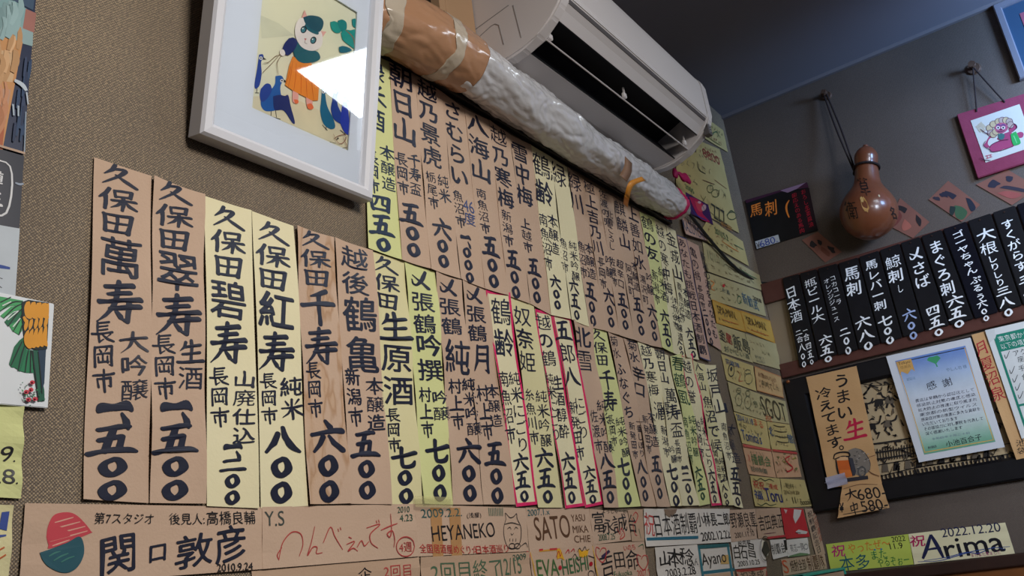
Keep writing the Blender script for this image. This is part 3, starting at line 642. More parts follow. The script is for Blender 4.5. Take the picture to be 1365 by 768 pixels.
    # plant in the corner
    for Q_ in ([(500, 88), (516, 84), (532, 92), (545, 112), (540, 128), (522, 130), (506, 116)], [(530, 82), (548, 78), (564, 90), (564, 116), (548, 126), (534, 108)], [(542, 130), (560, 118), (580, 120), (598, 118), (600, 150), (596, 190), (574, 178), (550, 158)], [(534, 186), (552, 182), (576, 190), (584, 200), (560, 208), (538, 206)], [(586, 76), (600, 76), (600, 108), (588, 100)]): I.po(z(*Q_), rnd.choice([(24, 132, 132), (34, 150, 142), (26, 104, 124)]), True)
    I.st(z((560, 118), (590, 150), (596, 196)), 1.6, (150, 96, 70))
    # cat
    I.po(z((352, 352), (372, 356), (374, 392), (368, 406), (352, 400)), PK, True); I.po(z((404, 372), (426, 376), (430, 412), (426, 426), (408, 418)), PK, True)
    I.po(z((356, 392), (372, 394), (374, 406), (362, 408)), (226, 112, 70), True); I.po(z((408, 412), (424, 408), (434, 424), (426, 432), (412, 428)), (226, 112, 70), True)
    I.po(z((352, 222), (382, 240), (424, 246), (440, 290), (456, 330), (452, 396), (430, 398), (404, 384), (380, 372), (350, 356), (322, 336), (330, 300), (338, 260)), OR)
    for x0, y0, x1, y1 in ((352, 240, 334, 344), (366, 250, 356, 358), (382, 256, 384, 372), (398, 258, 408, 384), (414, 262, 434, 394), (344, 262, 326, 330)): I.st(z((x0, y0), ((x0+x1)/2+2, (y0+y1)/2), (x1, y1)), 1.2, (206, 108, 34))
    I.po(z((362, 160), (384, 176), (420, 196), (450, 206), (460, 230), (440, 244), (400, 250), (372, 240), (356, 212), (356, 180)), TE, True)
    I.po(z((336, 152), (356, 150), (370, 168), (358, 198), (336, 218), (318, 214), (310, 200), (320, 172)), DB, True); I.po(z((300, 200), (314, 196), (322, 212), (314, 222), (302, 216)), CR, True)
    I.po(z((386, 74), (398, 40), (410, 70)), PK); I.po(z((450, 122), (484, 126), (466, 152)), PK)
    I.po(z((366, 90), (384, 72), (420, 84), (452, 110), (468, 140), (466, 178), (446, 198), (414, 200), (384, 184), (364, 150), (360, 116)), CR, True)
    I.po(z((392, 70), (420, 62), (456, 68), (472, 86), (468, 112), (452, 128), (424, 116), (402, 96)), (30, 82, 100), True); I.po(z((402, 96), (424, 116), (452, 128), (448, 138), (418, 126), (398, 106)), TE, True)
    for cx, cy, q in ((394, 118, .9), (432, 160, .7)):
        c = z((cx, cy))[0]; I.el(c[0], c[1], 4.0, 5.0, (20, 30, 40), .4); I.el(c[0]-.3, c[1]+.3, 2.6, 3.6, (64, 128, 140), .4); I.el(c[0]-1, c[1]-1.4, .9, .9, (240, 240, 240))
    I.po(z((396, 152), (406, 154), (400, 162)), (196, 110, 110)); I.st(z((400, 162), (398, 170), (408, 174)), .6, (90, 60, 60))
    I.st(z((302, 216), (282, 224), (256, 246), (236, 250)), .8, (120, 92, 70)); I.st(z((306, 220), (290, 250), (294, 296)), .8, (120, 92, 70)); I.st(z((302, 214), (270, 250), (240, 280), (232, 290)), .8, (120, 92, 70))
    # small fish mark in the lower corner
    I.st(z((510, 528), (526, 560), (544, 566), (560, 548), (556, 532), (530, 536), (512, 548)), .9, (140, 84, 70)); I.st(z((548, 540), (560, 566), (566, 584)), .9, (140, 84, 70)); I.st(z((496, 560), (520, 566)), .8, (60, 60, 64)); I.st(z((540, 586), (566, 580)), .8, (60, 60, 64)); I.el(*z((528, 546))[0], 1.2, 1.2, (60, 50, 50))
    I.build('painted_figures', art, tuple(O))
    gm = bpy.data.materials.new('picture_glass'); gm.use_nodes = True; nt = gm.node_tree; nt.nodes.clear()
    out = nt.nodes.new('ShaderNodeOutputMaterial'); mx = nt.nodes.new('ShaderNodeMixShader'); tr = nt.nodes.new('ShaderNodeBsdfTransparent'); gl = nt.nodes.new('ShaderNodeBsdfGlossy'); fr = nt.nodes.new('ShaderNodeFresnel')
    fr.inputs['IOR'].default_value = 1.75; gl.inputs['Roughness'].default_value = .015; tr.inputs[0].default_value = (.97, .98, .98, 1)
    nt.links.new(fr.outputs[0], mx.inputs[0]); nt.links.new(tr.outputs[0], mx.inputs[1]); nt.links.new(gl.outputs[0], mx.inputs[2]); nt.links.new(mx.outputs[0], out.inputs[0])
    g = obj('glass', [P(a, b, -.009) for a, b in ((.014, .014), (fw-.014, .014), (fw-.014, fh-.014), (.014, fh-.014))], [(0, 1, 2, 3)], gm, root)
framed_picture()

# ================================================================== sake menu strips on the left wall
STAIN = None
def stained_paper():
    m = mat('kraft_paper', (0, 0, 0)).copy(); m.name = 'kraft_paper_water_stained'; nt = m.node_tree; b = nt.nodes['Principled BSDF']
    src = b.inputs['Base Color'].links[0].from_socket; tc = nt.nodes.new('ShaderNodeTexCoord'); mp = nt.nodes.new('ShaderNodeMapping'); mp.inputs['Scale'].default_value = (22, 22, 7)
    n = nt.nodes.new('ShaderNodeTexNoise'); n.inputs['Scale'].default_value = 1.2; n.inputs['Detail'].default_value = 3; nt.links.new(tc.outputs['Object'], mp.inputs[0]); nt.links.new(mp.outputs[0], n.inputs['Vector'])
    r = nt.nodes.new('ShaderNodeValToRGB'); e = r.color_ramp.elements; e[0].position = .50; e[0].color = (1, 1, 1, 1); e[1].position = .62; e[1].color = (1.0, .97, .92, 1)
    for p, c in ((.545, (.72, .58, .42, 1)), (.565, (.95, .88, .78, 1))): q = r.color_ramp.elements.new(p); q.color = c
    nt.links.new(n.outputs['Fac'], r.inputs[0]); mx = nt.nodes.new('ShaderNodeMix'); mx.data_type = 'RGBA'; mx.blend_type = 'MULTIPLY'; mx.inputs[0].default_value = .8
    nt.links.new(src, mx.inputs[6]); nt.links.new(r.outputs[0], mx.inputs[7]); nt.links.new(mx.outputs[2], b.inputs['Base Color']); return m
PAPER['stained'] = stained_paper()
LOW = 'menu strips in the lower row'; UPP = 'menu strips in the upper row'
# material, four corners, label, runs: (kind, text, x0, y0, x1, y1, width) kind T title, S sub text, P price
def strip(i, m, quad, label, runs, group, red=False, weight=.022, off=None, curl=None, ink_='ink', ext=0):
    if ext: quad = [(x+dx*0, y) for (x, y), dx in zip(quad, (0, 0, 0, 0))]
    q = Paper('menu_strip', label, 'menu strip', 'L', quad, PAPER[m], off if off is not None else .0016+.0007*(i % 3), group, curl=.0032 if curl is None else curl, seed=i*7)
    if red:
        q.bw = .0052; q.border(4, 'pink', 'red_border')
    for r in runs:
        k, t, x0, y0, x1, y1, w = r[:7]; c = r[7] if len(r) > 7 else ink_
        far = w < 13; N = 100 if w > 24 else (72 if w > 12 else 50)
        if k == 'T': q.v_(t, x0, y0, x1, y1, w, c, weight*(1.0 if not far else .8), N=N)
        elif k == 'S': q.v_(t, x0, y0, x1, y1, w, c, weight*(.82 if not far else .6), N=72 if w > 16 else 48)
        else: q.v_(t, x0, y0, x1, y1, w, c, weight*1.45, True, N=N, fit=1.0)
    q.done(); return q
L = [
 ('tan', [(125, 210), (201, 235), (197, 671), (109, 666)], 'tan paper strip at the left end of the lower row, heavy navy brush writing', [
  ('T', '久保田', 159, 220, 155, 315, 50), ('T', '萬寿', 161, 314, 156, 436, 60), ('S', '長岡市', 134, 428, 138, 524, 30), ('S', '大吟醸', 176, 442, 178, 536, 35), ('P', '一、五〇〇', 152, 539, 148, 670, 74)]),
 ('tan', [(203, 235), (270.5, 260.5), (272, 672), (198, 671)], 'second tan strip from the left in the lower row, beside the first pale yellow one', [
  ('T', '久保田', 231, 243, 231, 336, 46), ('T', '翠寿', 237, 333, 236, 452, 58), ('S', '長岡市', 217, 445, 219, 533, 29), ('S', '生酒', 253, 452, 253, 522, 33), ('P', '一、五〇〇', 233, 538, 231, 670, 66)]),
 ('pale', [(272, 261), (334, 281), (343.5, 678), (274.7, 675)], 'leftmost pale yellow strip of the lower row, price with two thin rings', [
  ('T', '久保田', 303, 275, 303, 373, 43), ('T', '碧寿', 303, 371, 303, 489, 49), ('S', '長岡市', 290, 489, 292.6, 570, 26), ('S', '山廃仕込', 325, 494, 323, 594, 28), ('P', '一、二〇〇', 309, 592, 308, 675, 38)]),
 ('pale', [(335.7, 281.4), (390.7, 301.5), (409, 675), (346.5, 678)], 'second pale yellow strip from the left in the lower row, beside the water-stained one', [
  ('T', '久保田', 363, 296, 362, 389, 42), ('T', '紅寿', 367, 388, 366, 499, 47), ('S', '長岡市', 355.5, 497, 358.5, 566, 23), ('S', '純米', 386, 501, 390, 560, 28), ('P', '八〇〇', 375, 566, 373.5, 674, 54)]),
 ('stained', [(393.6, 301.5), (443, 317), (466, 671.7), (409.3, 673)], 'water-stained tan strip in the lower row with brown drip marks', [
  ('T', '久保田', 416, 308, 421.6, 384, 38), ('T', '千寿', 423, 384, 427.4, 490, 42), ('S', '長岡市', 415.3, 482, 420, 557, 20), ('P', '六〇〇', 434, 561, 437, 673, 50)]),
 ('tan', [(444.5, 317), (496, 334), (521, 672.6), (466, 672)], 'tan strip just right of the water-stained one in the lower row', [
  ('T', '越後', 471, 328, 473, 395, 35), ('T', '鶴亀', 477, 393, 484, 501, 44), ('S', '新潟市', 468, 490, 474, 569, 21), ('S', '本醸造', 498, 503, 501, 576, 22), ('P', '五〇〇', 485.7, 574, 489, 668, 42)]),
 ('yel', [(493, 334), (538, 348.7), (562, 672), (519, 672.6)], 'dull yellow strip below the gap under the framed picture, in the lower row', [
  ('T', '久保田', 513, 342, 516, 414, 32), ('T', '生原酒', 523, 415, 532, 543, 40), ('S', '長岡市', 521.6, 544, 525, 603, 19), ('P', '七〇〇', 536.6, 595, 541, 674, 36)]),
 ('yg', [(538, 349), (579, 362), (603, 673), (563.5, 672)], 'lime yellow strip in the lower row with clear tape over its foot', [
  ('T', '〆張鶴', 558, 360, 566, 447, 29), ('T', '吟撰', 569, 445, 574, 510, 33), ('S', '村上市', 565, 515, 570, 584, 17), ('S', '吟醸', 584, 520, 588, 562, 19), ('P', '七〇〇', 581, 585, 586, 671, 33)]),
 ('tan', [(579, 362), (614, 374), (643, 673), (603, 673)], 'tan strip right of the lime yellow strip, lower row', [
  ('T', '〆張鶴', 595, 371, 603, 448, 27), ('T', '純', 607, 450, 609, 503, 32), ('S', '村上市', 604, 504, 610.6, 573, 18), ('S', '純米吟醸', 622, 503, 631, 582, 17), ('P', '六〇〇', 622, 585, 626, 671, 34)]),
 ('tan', [(614, 374), (648, 386), (685, 673), (643, 673)], 'tan strip just left of the leftmost red-bordered strip', [
  ('T', '〆張鶴', 629, 382, 637, 457, 25), ('T', '月', 641, 458, 643, 500, 25), ('S', '村上市', 641, 512, 649.4, 587, 17), ('S', '本醸造', 655, 512, 661, 571, 16), ('P', '五〇〇', 657, 589, 662, 674, 30)]),
 ('pale', [(646, 387), (677, 391), (715.4, 672.7), (686.7, 676)], 'leftmost strip with a red marker border, pale yellow', [
  ('T', '鶴齢', 665, 395, 673, 478, 25), ('S', '南魚沼市', 668, 494, 681, 592, 15), ('S', '純米にごり', 683, 494, 697, 604, 15), ('P', '六五〇', 692, 604, 699, 671, 22)], 1),
 ('yel', [(679, 394), (711, 405.7), (749, 677), (716, 677)], 'dull yellow strip between the first and second red-bordered strips', [
  ('T', '奴奈姫', 694, 407, 703, 498, 23), ('S', '糸魚川市', 703, 517, 712.6, 593, 14), ('S', '純米吟醸', 719, 519, 728, 597, 14), ('P', '六五〇', 723, 597, 730, 673, 26)]),
 ('pale', [(711.5, 412.5), (735, 417), (778, 674.7), (752, 678.5)], 'middle one of the three large red-bordered strips', [
  ('T', '越の鶴', 721, 418, 732, 490, 21), ('S', '純米にごり', 729.6, 496, 741, 589, 13), ('S', '生酒醇酔', 741, 500, 752, 586, 13), ('P', '六五〇', 754, 603, 762, 673, 20)], 1),
 ('pale', [(735.3, 417), (760, 424.5), (803, 672.5), (778.7, 677.4)], 'rightmost one of the three large red-bordered strips', [
  ('T', '五郎八', 748, 426, 762, 518, 21), ('S', '新発田市', 761.7, 534, 774, 614, 13), ('S', 'にごり', 770, 528, 779, 586, 12), ('P', '六五〇', 783, 621, 790, 673, 18)], 1),
 ('tan', [(761.7, 426.4), (786, 433.5), (823, 677), (803, 677)], 'narrow tan strip just right of the three large red-bordered strips', [
  ('T', '北雪', 773, 434, 781, 497, 21), ('S', '佐渡市', 789, 545, 798, 605, 11), ('S', '純米吟醸', 799, 532, 810, 605, 12), ('P', '八五〇', 804, 603, 813, 673, 19)]),
 ('yg', [(785, 434), (808, 441.5), (851.5, 675.5), (820, 677)], 'light green strip among tan strips in the lower row', [
  ('T', '久保田', 795, 439, 803, 489, 17), ('T', '千寿', 806, 492, 813, 550, 19), ('S', '長岡市', 812, 553, 819, 595, 10), ('S', '純米吟醸', 824, 555, 835, 610, 11), ('P', '七〇〇', 829, 610, 837, 675, 18)]),
 ('tan', [(809, 442), (830.4, 451), (872, 676), (852, 675.5)], 'tan strip with thin flowing kana, right of the light green strip', [
  ('T', '菊水', 816, 447, 822, 479, 12), ('T', 'ふなぐち', 824, 483, 839, 559, 13), ('S', '新発田市', 841, 562, 847, 612, 8), ('S', '一番しぼり', 850, 560, 856, 610, 7), ('P', '八〇〇', 853, 611, 860, 670, 15)]),
 ('tan', [(830.4, 451), (849, 458), (891, 676), (872, 676)], 'rightmost tan strip of the lower row, next to yellow strips', [
  ('T', '菊水', 841, 453, 845, 484, 13), ('T', '辛口', 848, 488, 852, 530, 15), ('S', '新発田市', 859, 553, 865, 605, 8), ('S', '本醸造', 867, 548, 872, 597, 9), ('P', '五〇〇', 872, 607, 879, 667, 14)]),
 ('pale', [(848.8, 454), (869, 465.5), (905, 675), (892, 675)], 'first pale yellow strip right of the last tan strip in the lower row', [
  ('T', '越乃寒梅', 858, 459, 871, 529, 13), ('T', '灑', 878, 534, 882, 562, 16), ('S', '新潟市', 884, 567, 888, 610, 8), ('S', '純米吟醸', 889, 570, 898, 618, 8), ('P', '七〇〇', 892, 618, 900, 677, 14)]),
 ('pale', [(869, 465.5), (890, 474), (930, 674), (905, 675)], 'second pale yellow strip right of the last tan strip in the lower row', [
  ('T', '朝日山', 878, 465, 886, 512, 13), ('T', '萬寿盃', 891, 516, 903, 585, 15), ('S', '長岡市', 901, 586, 906, 617, 7), ('P', '一二〇〇', 912, 621, 920, 675, 14)]),
 ('yg', [(892, 475.5), (906, 472), (945, 672), (931, 675)], 'greenish strip left of the small red-bordered strip near the corner', [
  ('T', '春鶴風', 901, 474, 911, 541, 15, (46, 84, 60)), ('S', '南魚沼市', 911, 555, 921, 620, 7, (46, 84, 60)), ('S', '純米吟醸', 919, 553, 928, 610, 7, (46, 84, 60)), ('P', '六五〇', 928, 622, 937, 668, 11, (46, 84, 60))]),
 ('pale', [(905, 474), (920.5, 472), (960, 673.6), (947, 675)], 'small red-bordered strip near the corner, narrower than the other three', [
  ('T', '越の誉', 913, 479, 923, 539, 11), ('S', '柏崎市', 929, 558, 935, 613, 7), ('S', '純米にごり', 936, 555, 945, 625, 7), ('P', '六五〇', 945, 625, 952, 672, 9)], 1),
 ('yel', [(921.5, 480), (937, 486), (975.6, 674), (961, 673.6)], 'dull yellow strip between the small red-bordered strip and the last strip', [
  ('T', '八海山', 929, 483, 937, 522, 9), ('T', '魚沼で候', 941, 527, 955, 604, 13), ('S', '南魚沼市', 953, 600, 959, 640, 6), ('S', '純米酒', 960, 609, 966, 642, 6), ('P', '一八〇〇', 962, 640, 969, 675, 9)]),
 ('pale', [(936.7, 486), (951, 487.5), (989, 677.6), (977, 675)], 'last strip at the right end of the lower row, pale yellow and curling', [
  ('T', '坂戸山', 946, 490, 960, 553, 14), ('S', '南魚沼市', 963, 563, 971, 614, 6), ('S', '本醸造', 971, 566, 978, 620, 7), ('P', '五五〇', 976, 623, 983, 676, 12)]),
]
for i, s in enumerate(L):
    strip(i, s[0], s[1], s[2], s[3], LOW, len(s) > 4, .030 if i < 10 else .021, curl=.0034 if i < 14 else .0045)
UP = [
 ('yg', [(484, 66), (517.5, 82.5), (534, 347), (490, 331)], 'lime yellow strip of the upper row half hidden behind the framed picture', [
  ('T', '緑米酒', 496, 78, 499, 174, 29, (34, 50, 74)), ('S', '長岡市', 495, 200, 498, 258, 15, (34, 50, 74)), ('S', '本醸造', 515, 194, 518, 256, 18, (34, 50, 74)), ('P', '四五〇', 505, 259, 511, 338, 36, (34, 50, 74))]),
 ('tan', [(517.5, 82.5), (551.7, 99), (572.5, 358.7), (534, 347)], 'first tan strip of the upper row, beside the half hidden lime strip', [
  ('T', '朝日山', 532, 86, 540, 193, 31), ('S', '長岡市', 534, 203, 537.5, 260, 15), ('S', '千寿盃', 551, 205, 554, 262, 15), ('P', '五〇〇', 546, 271, 551, 345, 34)]),
 ('tan', [(552, 99), (588, 122), (612.5, 372), (573, 359)], 'second tan strip of the upper row, below the end of the brown tape', [
  ('T', '越乃景虎', 567, 107, 577, 224, 25), ('S', '栃尾市', 572.5, 228, 578, 279, 14), ('S', '純米', 589, 232, 592.5, 271, 14), ('P', '六〇〇', 587, 292, 591, 359, 27)]),
 ('tan', [(588, 122), (618, 145), (645, 385), (612.5, 372)], 'third tan strip of the upper row, with large flowing kana', [
  ('T', 'さむらい', 601, 134, 613, 250, 24), ('S', '魚沼市', 609, 253, 614, 304, 13), ('S', '度', 625, 283, 626, 302, 15, (70, 84, 130)), ('P', '一、〇〇〇', 619, 314, 626, 379, 21)]),
 ('tan', [(618, 145), (651, 160), (676, 394), (645, 385)], 'fourth tan strip of the upper row, three open characters over a long price', [
  ('T', '八海山', 633, 151, 642, 243, 26), ('S', '南魚沼市', 640.4, 251, 647, 312, 13), ('P', '五〇〇', 652, 315, 658, 386, 25)]),
 ('tan', [(651, 160), (679, 179), (706, 405), (676, 394)], 'fifth tan strip of the upper row', [
  ('T', '越乃寒梅', 662, 168, 675, 279, 21), ('S', '新潟市', 673.8, 280, 678, 329, 13), ('P', '五〇〇', 682, 333, 688, 400, 21)]),
 ('tan', [(679, 179), (707, 193), (734, 420), (706, 405)], 'sixth tan strip of the upper row, left of the two yellow strips', [
  ('T', '雪中梅', 691, 190, 700, 276, 21), ('S', '上越市', 699, 291, 704, 337, 13), ('P', '五〇〇', 710, 344, 716, 406, 19)]),
 ('pale', [(707, 193), (733, 209), (760, 425.5), (734, 420)], 'pale yellow strip filled with dark writing in the middle of the upper row', [
  ('T', '鶴齢', 719, 203, 726, 275, 22), ('S', '南魚沼市', 723, 284, 731, 361, 11), ('S', '本醸造', 735.7, 286, 739, 340, 12), ('P', '六〇〇', 738, 367, 743, 414, 16)]),
 ('pale', [(733.6, 209), (755.7, 223), (784, 436), (761, 426)], 'pale yellow strip of the upper row with a blank gap under its first character', [
  ('T', '緑', 742, 215, 745, 250, 20), ('S', '魚沼市', 750, 317, 753, 364, 9), ('S', '純米吟醸', 762, 321, 768, 375, 10), ('P', '六五〇', 763, 371, 769, 428, 14)]),
 ('tan', [(756, 223), (776, 238.6), (806, 441), (784, 436)], 'tan strip just right of the two pale yellow strips in the upper row', [
  ('T', '緑川', 763, 229, 770, 284, 17), ('S', '魚沼市', 774, 321, 778, 371, 10), ('S', '本醸造', 784, 324, 789, 373, 11), ('P', '五〇〇', 786, 376, 790, 437, 16)]),
 ('tan', [(776, 238.6), (797, 251), (825, 447), (806, 441)], 'tan strip with five characters running down it, second right of the pale yellow pair', [
  ('T', '極上吉乃川', 783, 240, 798, 340, 14), ('S', '長岡市', 800, 343, 804, 385, 9), ('S', '吟醸', 809.5, 341, 812, 371, 8), ('P', '六〇〇', 810, 385, 815, 438, 15)]),
 ('tan', [(797, 251), (816, 262), (844, 453), (825, 447)], 'tan strip with small thin kana, third right of the pale yellow pair', [
  ('S', '佐渡の鬼', 802, 252, 809.5, 303, 10), ('S', '北雪ころし', 812, 280, 815, 334, 8), ('S', '佐渡市', 815, 342, 820, 382, 7), ('S', '超辛口', 825, 346, 828, 385, 8), ('P', '五〇〇', 828, 390, 834, 441, 14)]),
 ('tan', [(816, 262), (834, 272), (864, 460), (844, 453)], 'tan strip under the loose orange tape in the upper row', [
  ('T', '麒麟山', 823, 267, 834, 333, 14), ('S', '阿賀町', 837, 351, 842, 396, 8), ('S', '本醸造', 845, 349, 849, 389, 8), ('P', '五〇〇', 848, 396, 855, 449, 14)]),
 ('tan', [(834, 272), (852, 282), (883, 464), (864, 460)], 'last broad tan strip of the upper row, left of the lime strip', [
  ('T', '上善如水', 841, 275, 854, 361, 13), ('S', '湯沢町', 855, 366, 861, 406, 8), ('S', '吟醸', 864, 364, 867, 394, 8), ('P', '六〇〇', 868, 406, 873, 456, 13)]),
 ('yg', [(852, 282), (872, 290), (897, 471), (882, 463)], 'lime yellow strip near the right end of the upper row', [
  ('T', '鶴の友', 861, 288, 870, 348, 15), ('S', '新潟市', 872, 360, 876, 406, 8), ('S', '純米酒', 881, 356, 885, 403, 9), ('P', '六五〇', 884, 413, 891, 464, 12)]),
 ('pale', [(872, 290), (887, 300), (913, 476), (897, 471)], 'crowded pale strip between the lime strip and the last pale strip, upper row', [
  ('T', '越の寒中梅', 878, 299, 892, 394, 10), ('S', '小千谷市', 896, 394, 901, 439, 6), ('S', '特別本醸造', 901, 397, 907, 455, 6), ('P', '八〇〇', 904, 453, 909, 474, 8)]),
 ('pale', [(887, 300), (900, 308), (931, 480), (913, 476)], 'last pale yellow strip of the upper row, beside the blue-edged tan strip', [
  ('T', '金城山', 892, 308, 904, 375, 13), ('S', '南魚沼市', 904, 376, 910.5, 430, 6), ('S', '本醸造', 912.5, 384, 917, 426, 7), ('P', '六五〇', 917, 437, 925, 478, 11)]),
 ('pink', [(901, 313), (914.4, 318), (946, 482.4), (932, 477)], 'blue-edged tan strip with dense small writing at the right of the upper row', [
  ('T', 'あなたも挑戦日本酒制覇', 907, 317, 937, 474, 10)]),
 ('pink', [(915, 319.5), (931, 327.6), (961, 467.6), (943, 456)], 'pinkish strip hanging beside the yellow cards, right end of the upper row', [
  ('T', '亀の翁', 922, 329, 930, 375, 9), ('S', '長岡市', 932, 380, 937, 412, 7), ('P', '二〇〇〇', 938, 412, 949, 462, 8), ('S', '新潟の酒をあなたも', 936, 336, 953, 452, 6)]),
]
for i, s in enumerate(UP):
    q = strip(i+40, s[0], s[1], s[2], s[3], UPP, False, .027 if i < 8 else .020, off=.0040+.0007*(i % 3), curl=.002)
    if i == 3:
        I = Ink('L', q.off, q.disp); I.h_('46', 617, 273, 631, 278, 15, (70, 84, 130), .012); I.build('lettering', q.o, q.loc)
    if i == 17: q.bw = .0025; q.border(2, (60, 78, 130), 'blue_edge')

# clear tape over the foot of the lime strip
film = bpy.data.materials.new('clear_tape_film'); film.use_nodes = True; _n = film.node_tree; _n.nodes.clear()
_o = _n.nodes.new('ShaderNodeOutputMaterial'); _m = _n.nodes.new('ShaderNodeMixShader'); _t = _n.nodes.new('ShaderNodeBsdfTransparent'); _p = _n.nodes.new('ShaderNodeBsdfPrincipled'); _z = _n.nodes.new('ShaderNodeTexNoise'); _z.inputs['Scale'].default_value = 60
_r = _n.nodes.new('ShaderNodeMapRange'); _r.inputs[3].default_value = .12; _r.inputs[4].default_value = .34; _p.inputs['Base Color'].default_value = (*lin((214, 206, 150)), 1); _p.inputs['Roughness'].default_value = .15; _p.inputs['Specular IOR Level'].default_value = .8
_n.links.new(_z.outputs['Fac'], _r.inputs[0]); _n.links.new(_r.outputs[0], _m.inputs[0]); _n.links.new(_t.outputs[0], _m.inputs[1]); _n.links.new(_p.outputs[0], _m.inputs[2]); _n.links.new(_m.outputs[0], _o.inputs[0])
q = Paper('clear_tape', 'glossy clear tape across the foot of the lime yellow strip', 'tape', 'L', [(553, 661), (603, 663), (604, 677), (554, 676)], film, .0085)

# ================================================================== posters and cards at the left edge
def G(*p): return list(p)
q = Paper('beer_poster', 'dark beer poster at the top left edge with orange and teal shapes', 'poster', 'L', [(-60, -40), (51, -40), (31, 207), (-60, 178)], mat('poster_navy', (36, 48, 78), .35, (28, 38, 64), 12, .8, spec=.4), .002)
q.po([(-60, -40), (50, -40), (44, 14), (20, 2), (-60, -20)], (60, 84, 108)); q.po([(-60, -20), (20, 2), (47, 20), (44, 40), (-60, 12)], (136, 172, 172)); q.po([(-60, 12), (44, 40), (43, 62), (-60, 34)], (150, 176, 176))
q.po([(34, 12), (48, 18), (45, 44), (30, 38)], (168, 112, 100)); q.po([(-60, 34), (30, 56), (2, 205), (-60, 180)], (206, 148, 92)); q.po([(-60, 60), (24, 70), (16, 110), (-60, 100)], (214, 176, 132)); q.po([(-60, 110), (14, 120), (8, 160), (-60, 150)], (196, 150, 122)); q.po([(-60, 150), (6, 165), (2, 204), (-60, 182)], (178, 96, 60))
for k in range(34):
    y = rnd.uniform(-10, 150); xe = 28-(y-56)*.19; x = rnd.uniform(-10, xe-6); c0 = (142, 172, 172) if y < 34 else ((210, 164, 116) if y < 105 else (190, 128, 88)); dv = rnd.choice((-16, -8, 10, 18))
    q.st([(x, y), (x+rnd.uniform(-1, 3), y+14), (x-rnd.uniform(2, 5), y+30)], rnd.uniform(4, 9), tuple(max(0, min(255, v+dv)) for v in c0))
for k in range(14):
    y = rnd.uniform(64, 165); x = rnd.uniform(36-(y-56)*.19, 42-(y-56)*.06); q.st([(x, y), (x-1, y+12), (x-3, y+26)], rnd.uniform(2, 4), rnd.choice([(32, 48, 80), (48, 64, 96), (40, 66, 100)]))
q.st([(18, 108), (28, 114), (34, 122)], 6, (196, 206, 214)); q.st([(34, 124), (36, 140)], 2, (190, 200, 210)); q.st([(16, 140), (17, 155)], 2.5, (170, 184, 196)); q.st([(23, 142), (23, 156)], 2.5, (170, 184, 196)); q.st([(33, 150), (31, 205)], 1.5, (150, 166, 182)); q.po([(-60, 177), (32, 204), (32, 207), (-60, 180)], (190, 160, 136))
q.done('printing')
q = Paper('beer_poster', 'dark poster with a white-boxed character above its white lower half, left edge', 'poster', 'L', [(-60, 181), (32, 208), (19, 412), (-60, 400)], mat('poster_black', (30, 34, 50), .35, (24, 28, 42), 12, .8, spec=.4), .003)
q.po([(-60, 290), (26, 305), (19, 411), (-60, 399)], (196, 204, 210)); q.st([(-30, 212), (13, 222), (8, 284), (-30, 274), (-30, 212)], 2.5, (222, 222, 222)); q.v_('樽生', -8, 226, -11, 276, 26, (222, 222, 222), .03)
q.st([(20, 244), (26, 246), (31, 245)], 3, (150, 160, 176)); q.st([(-30, 352), (-4, 355), (13, 358)], 5, (44, 74, 150)); q.st([(-6, 369), (3, 372)], 1.2, (70, 70, 80)); q.st([(-4, 380), (2, 384)], 1.2, (70, 70, 80))
q.done('printing')
z = lambda *p: [(x*.2345, 380+y*.2345) for x, y in p]
q = Paper('art_card', 'white card with painted banana bunch, palm leaves and red flowers', 'picture card', 'L', [(-75, 374), (72.5, 405), (64, 544), (-75, 533)], PAPER['card'], .0058, thick=.0025, bevel=.0006)
LG, DG, BK = (72, 168, 100), (30, 112, 74), (24, 34, 34)
for P, c in [([(-40, 60), (0, 66), (130, 90), (128, 110), (60, 120), (0, 150), (-40, 150)], LG), ([(128, 108), (120, 140), (80, 150), (20, 190), (0, 176), (60, 124)], LG), ([(124, 140), (128, 190), (90, 220), (44, 236), (24, 210), (70, 160)], DG), ([(126, 190), (124, 262), (106, 284), (70, 262), (50, 230)], LG),
    ([(128, 300), (150, 368), (110, 494), (96, 480), (80, 470), (62, 468), (50, 450), (80, 350), (108, 316)], DG), ([(150, 368), (186, 372), (192, 500), (150, 500), (112, 490)], (36, 128, 84)), ([(176, 372), (214, 372), (222, 460), (250, 600), (252, 660), (214, 664), (206, 600), (186, 480)], (28, 96, 72)), ([(214, 360), (260, 358), (256, 430), (250, 560), (236, 600), (222, 460)], (36, 60, 84))]:
    q.po(z(*P), c)
for P in ([(0, 100), (60, 70)], [(0, 150), (70, 100), (128, 96)], [(20, 190), (80, 130), (128, 106)], [(44, 236), (90, 170), (128, 130)], [(72, 266), (110, 200), (126, 160)], [(106, 284), (124, 230)], [(60, 460), (96, 380), (124, 320)], [(100, 490), (120, 400), (140, 340)], [(140, 498), (150, 420), (160, 372)], [(170, 500), (172, 372)], [(190, 480), (184, 376)], [(214, 660), (206, 580), (188, 440), (178, 376)], [(236, 620), (226, 500), (214, 380)]): q.st(z(*P), 1.6, BK)
for P in ([(10, 120), (60, 96)], [(40, 200), (100, 150)], [(70, 240), (112, 190)]): q.st(z(*P), 1.6, (226, 232, 226))
OY = (232, 158, 44)
q.po(z((120, 100), (156, 86), (274, 104), (272, 200), (264, 366), (206, 372), (140, 350), (122, 210)), BK)
def ban(P): q.po(z(*P), OY, True)
for i, x in enumerate((140, 172, 204, 236)): ban([(x+6-i*2, 98+i*3), (x+26, 98+i*3), (x+30, 150), (x+38, 188), (x+20, 194), (x, 176), (x-6, 130)])
ban([(258, 112), (274, 110), (272, 180), (262, 160)])
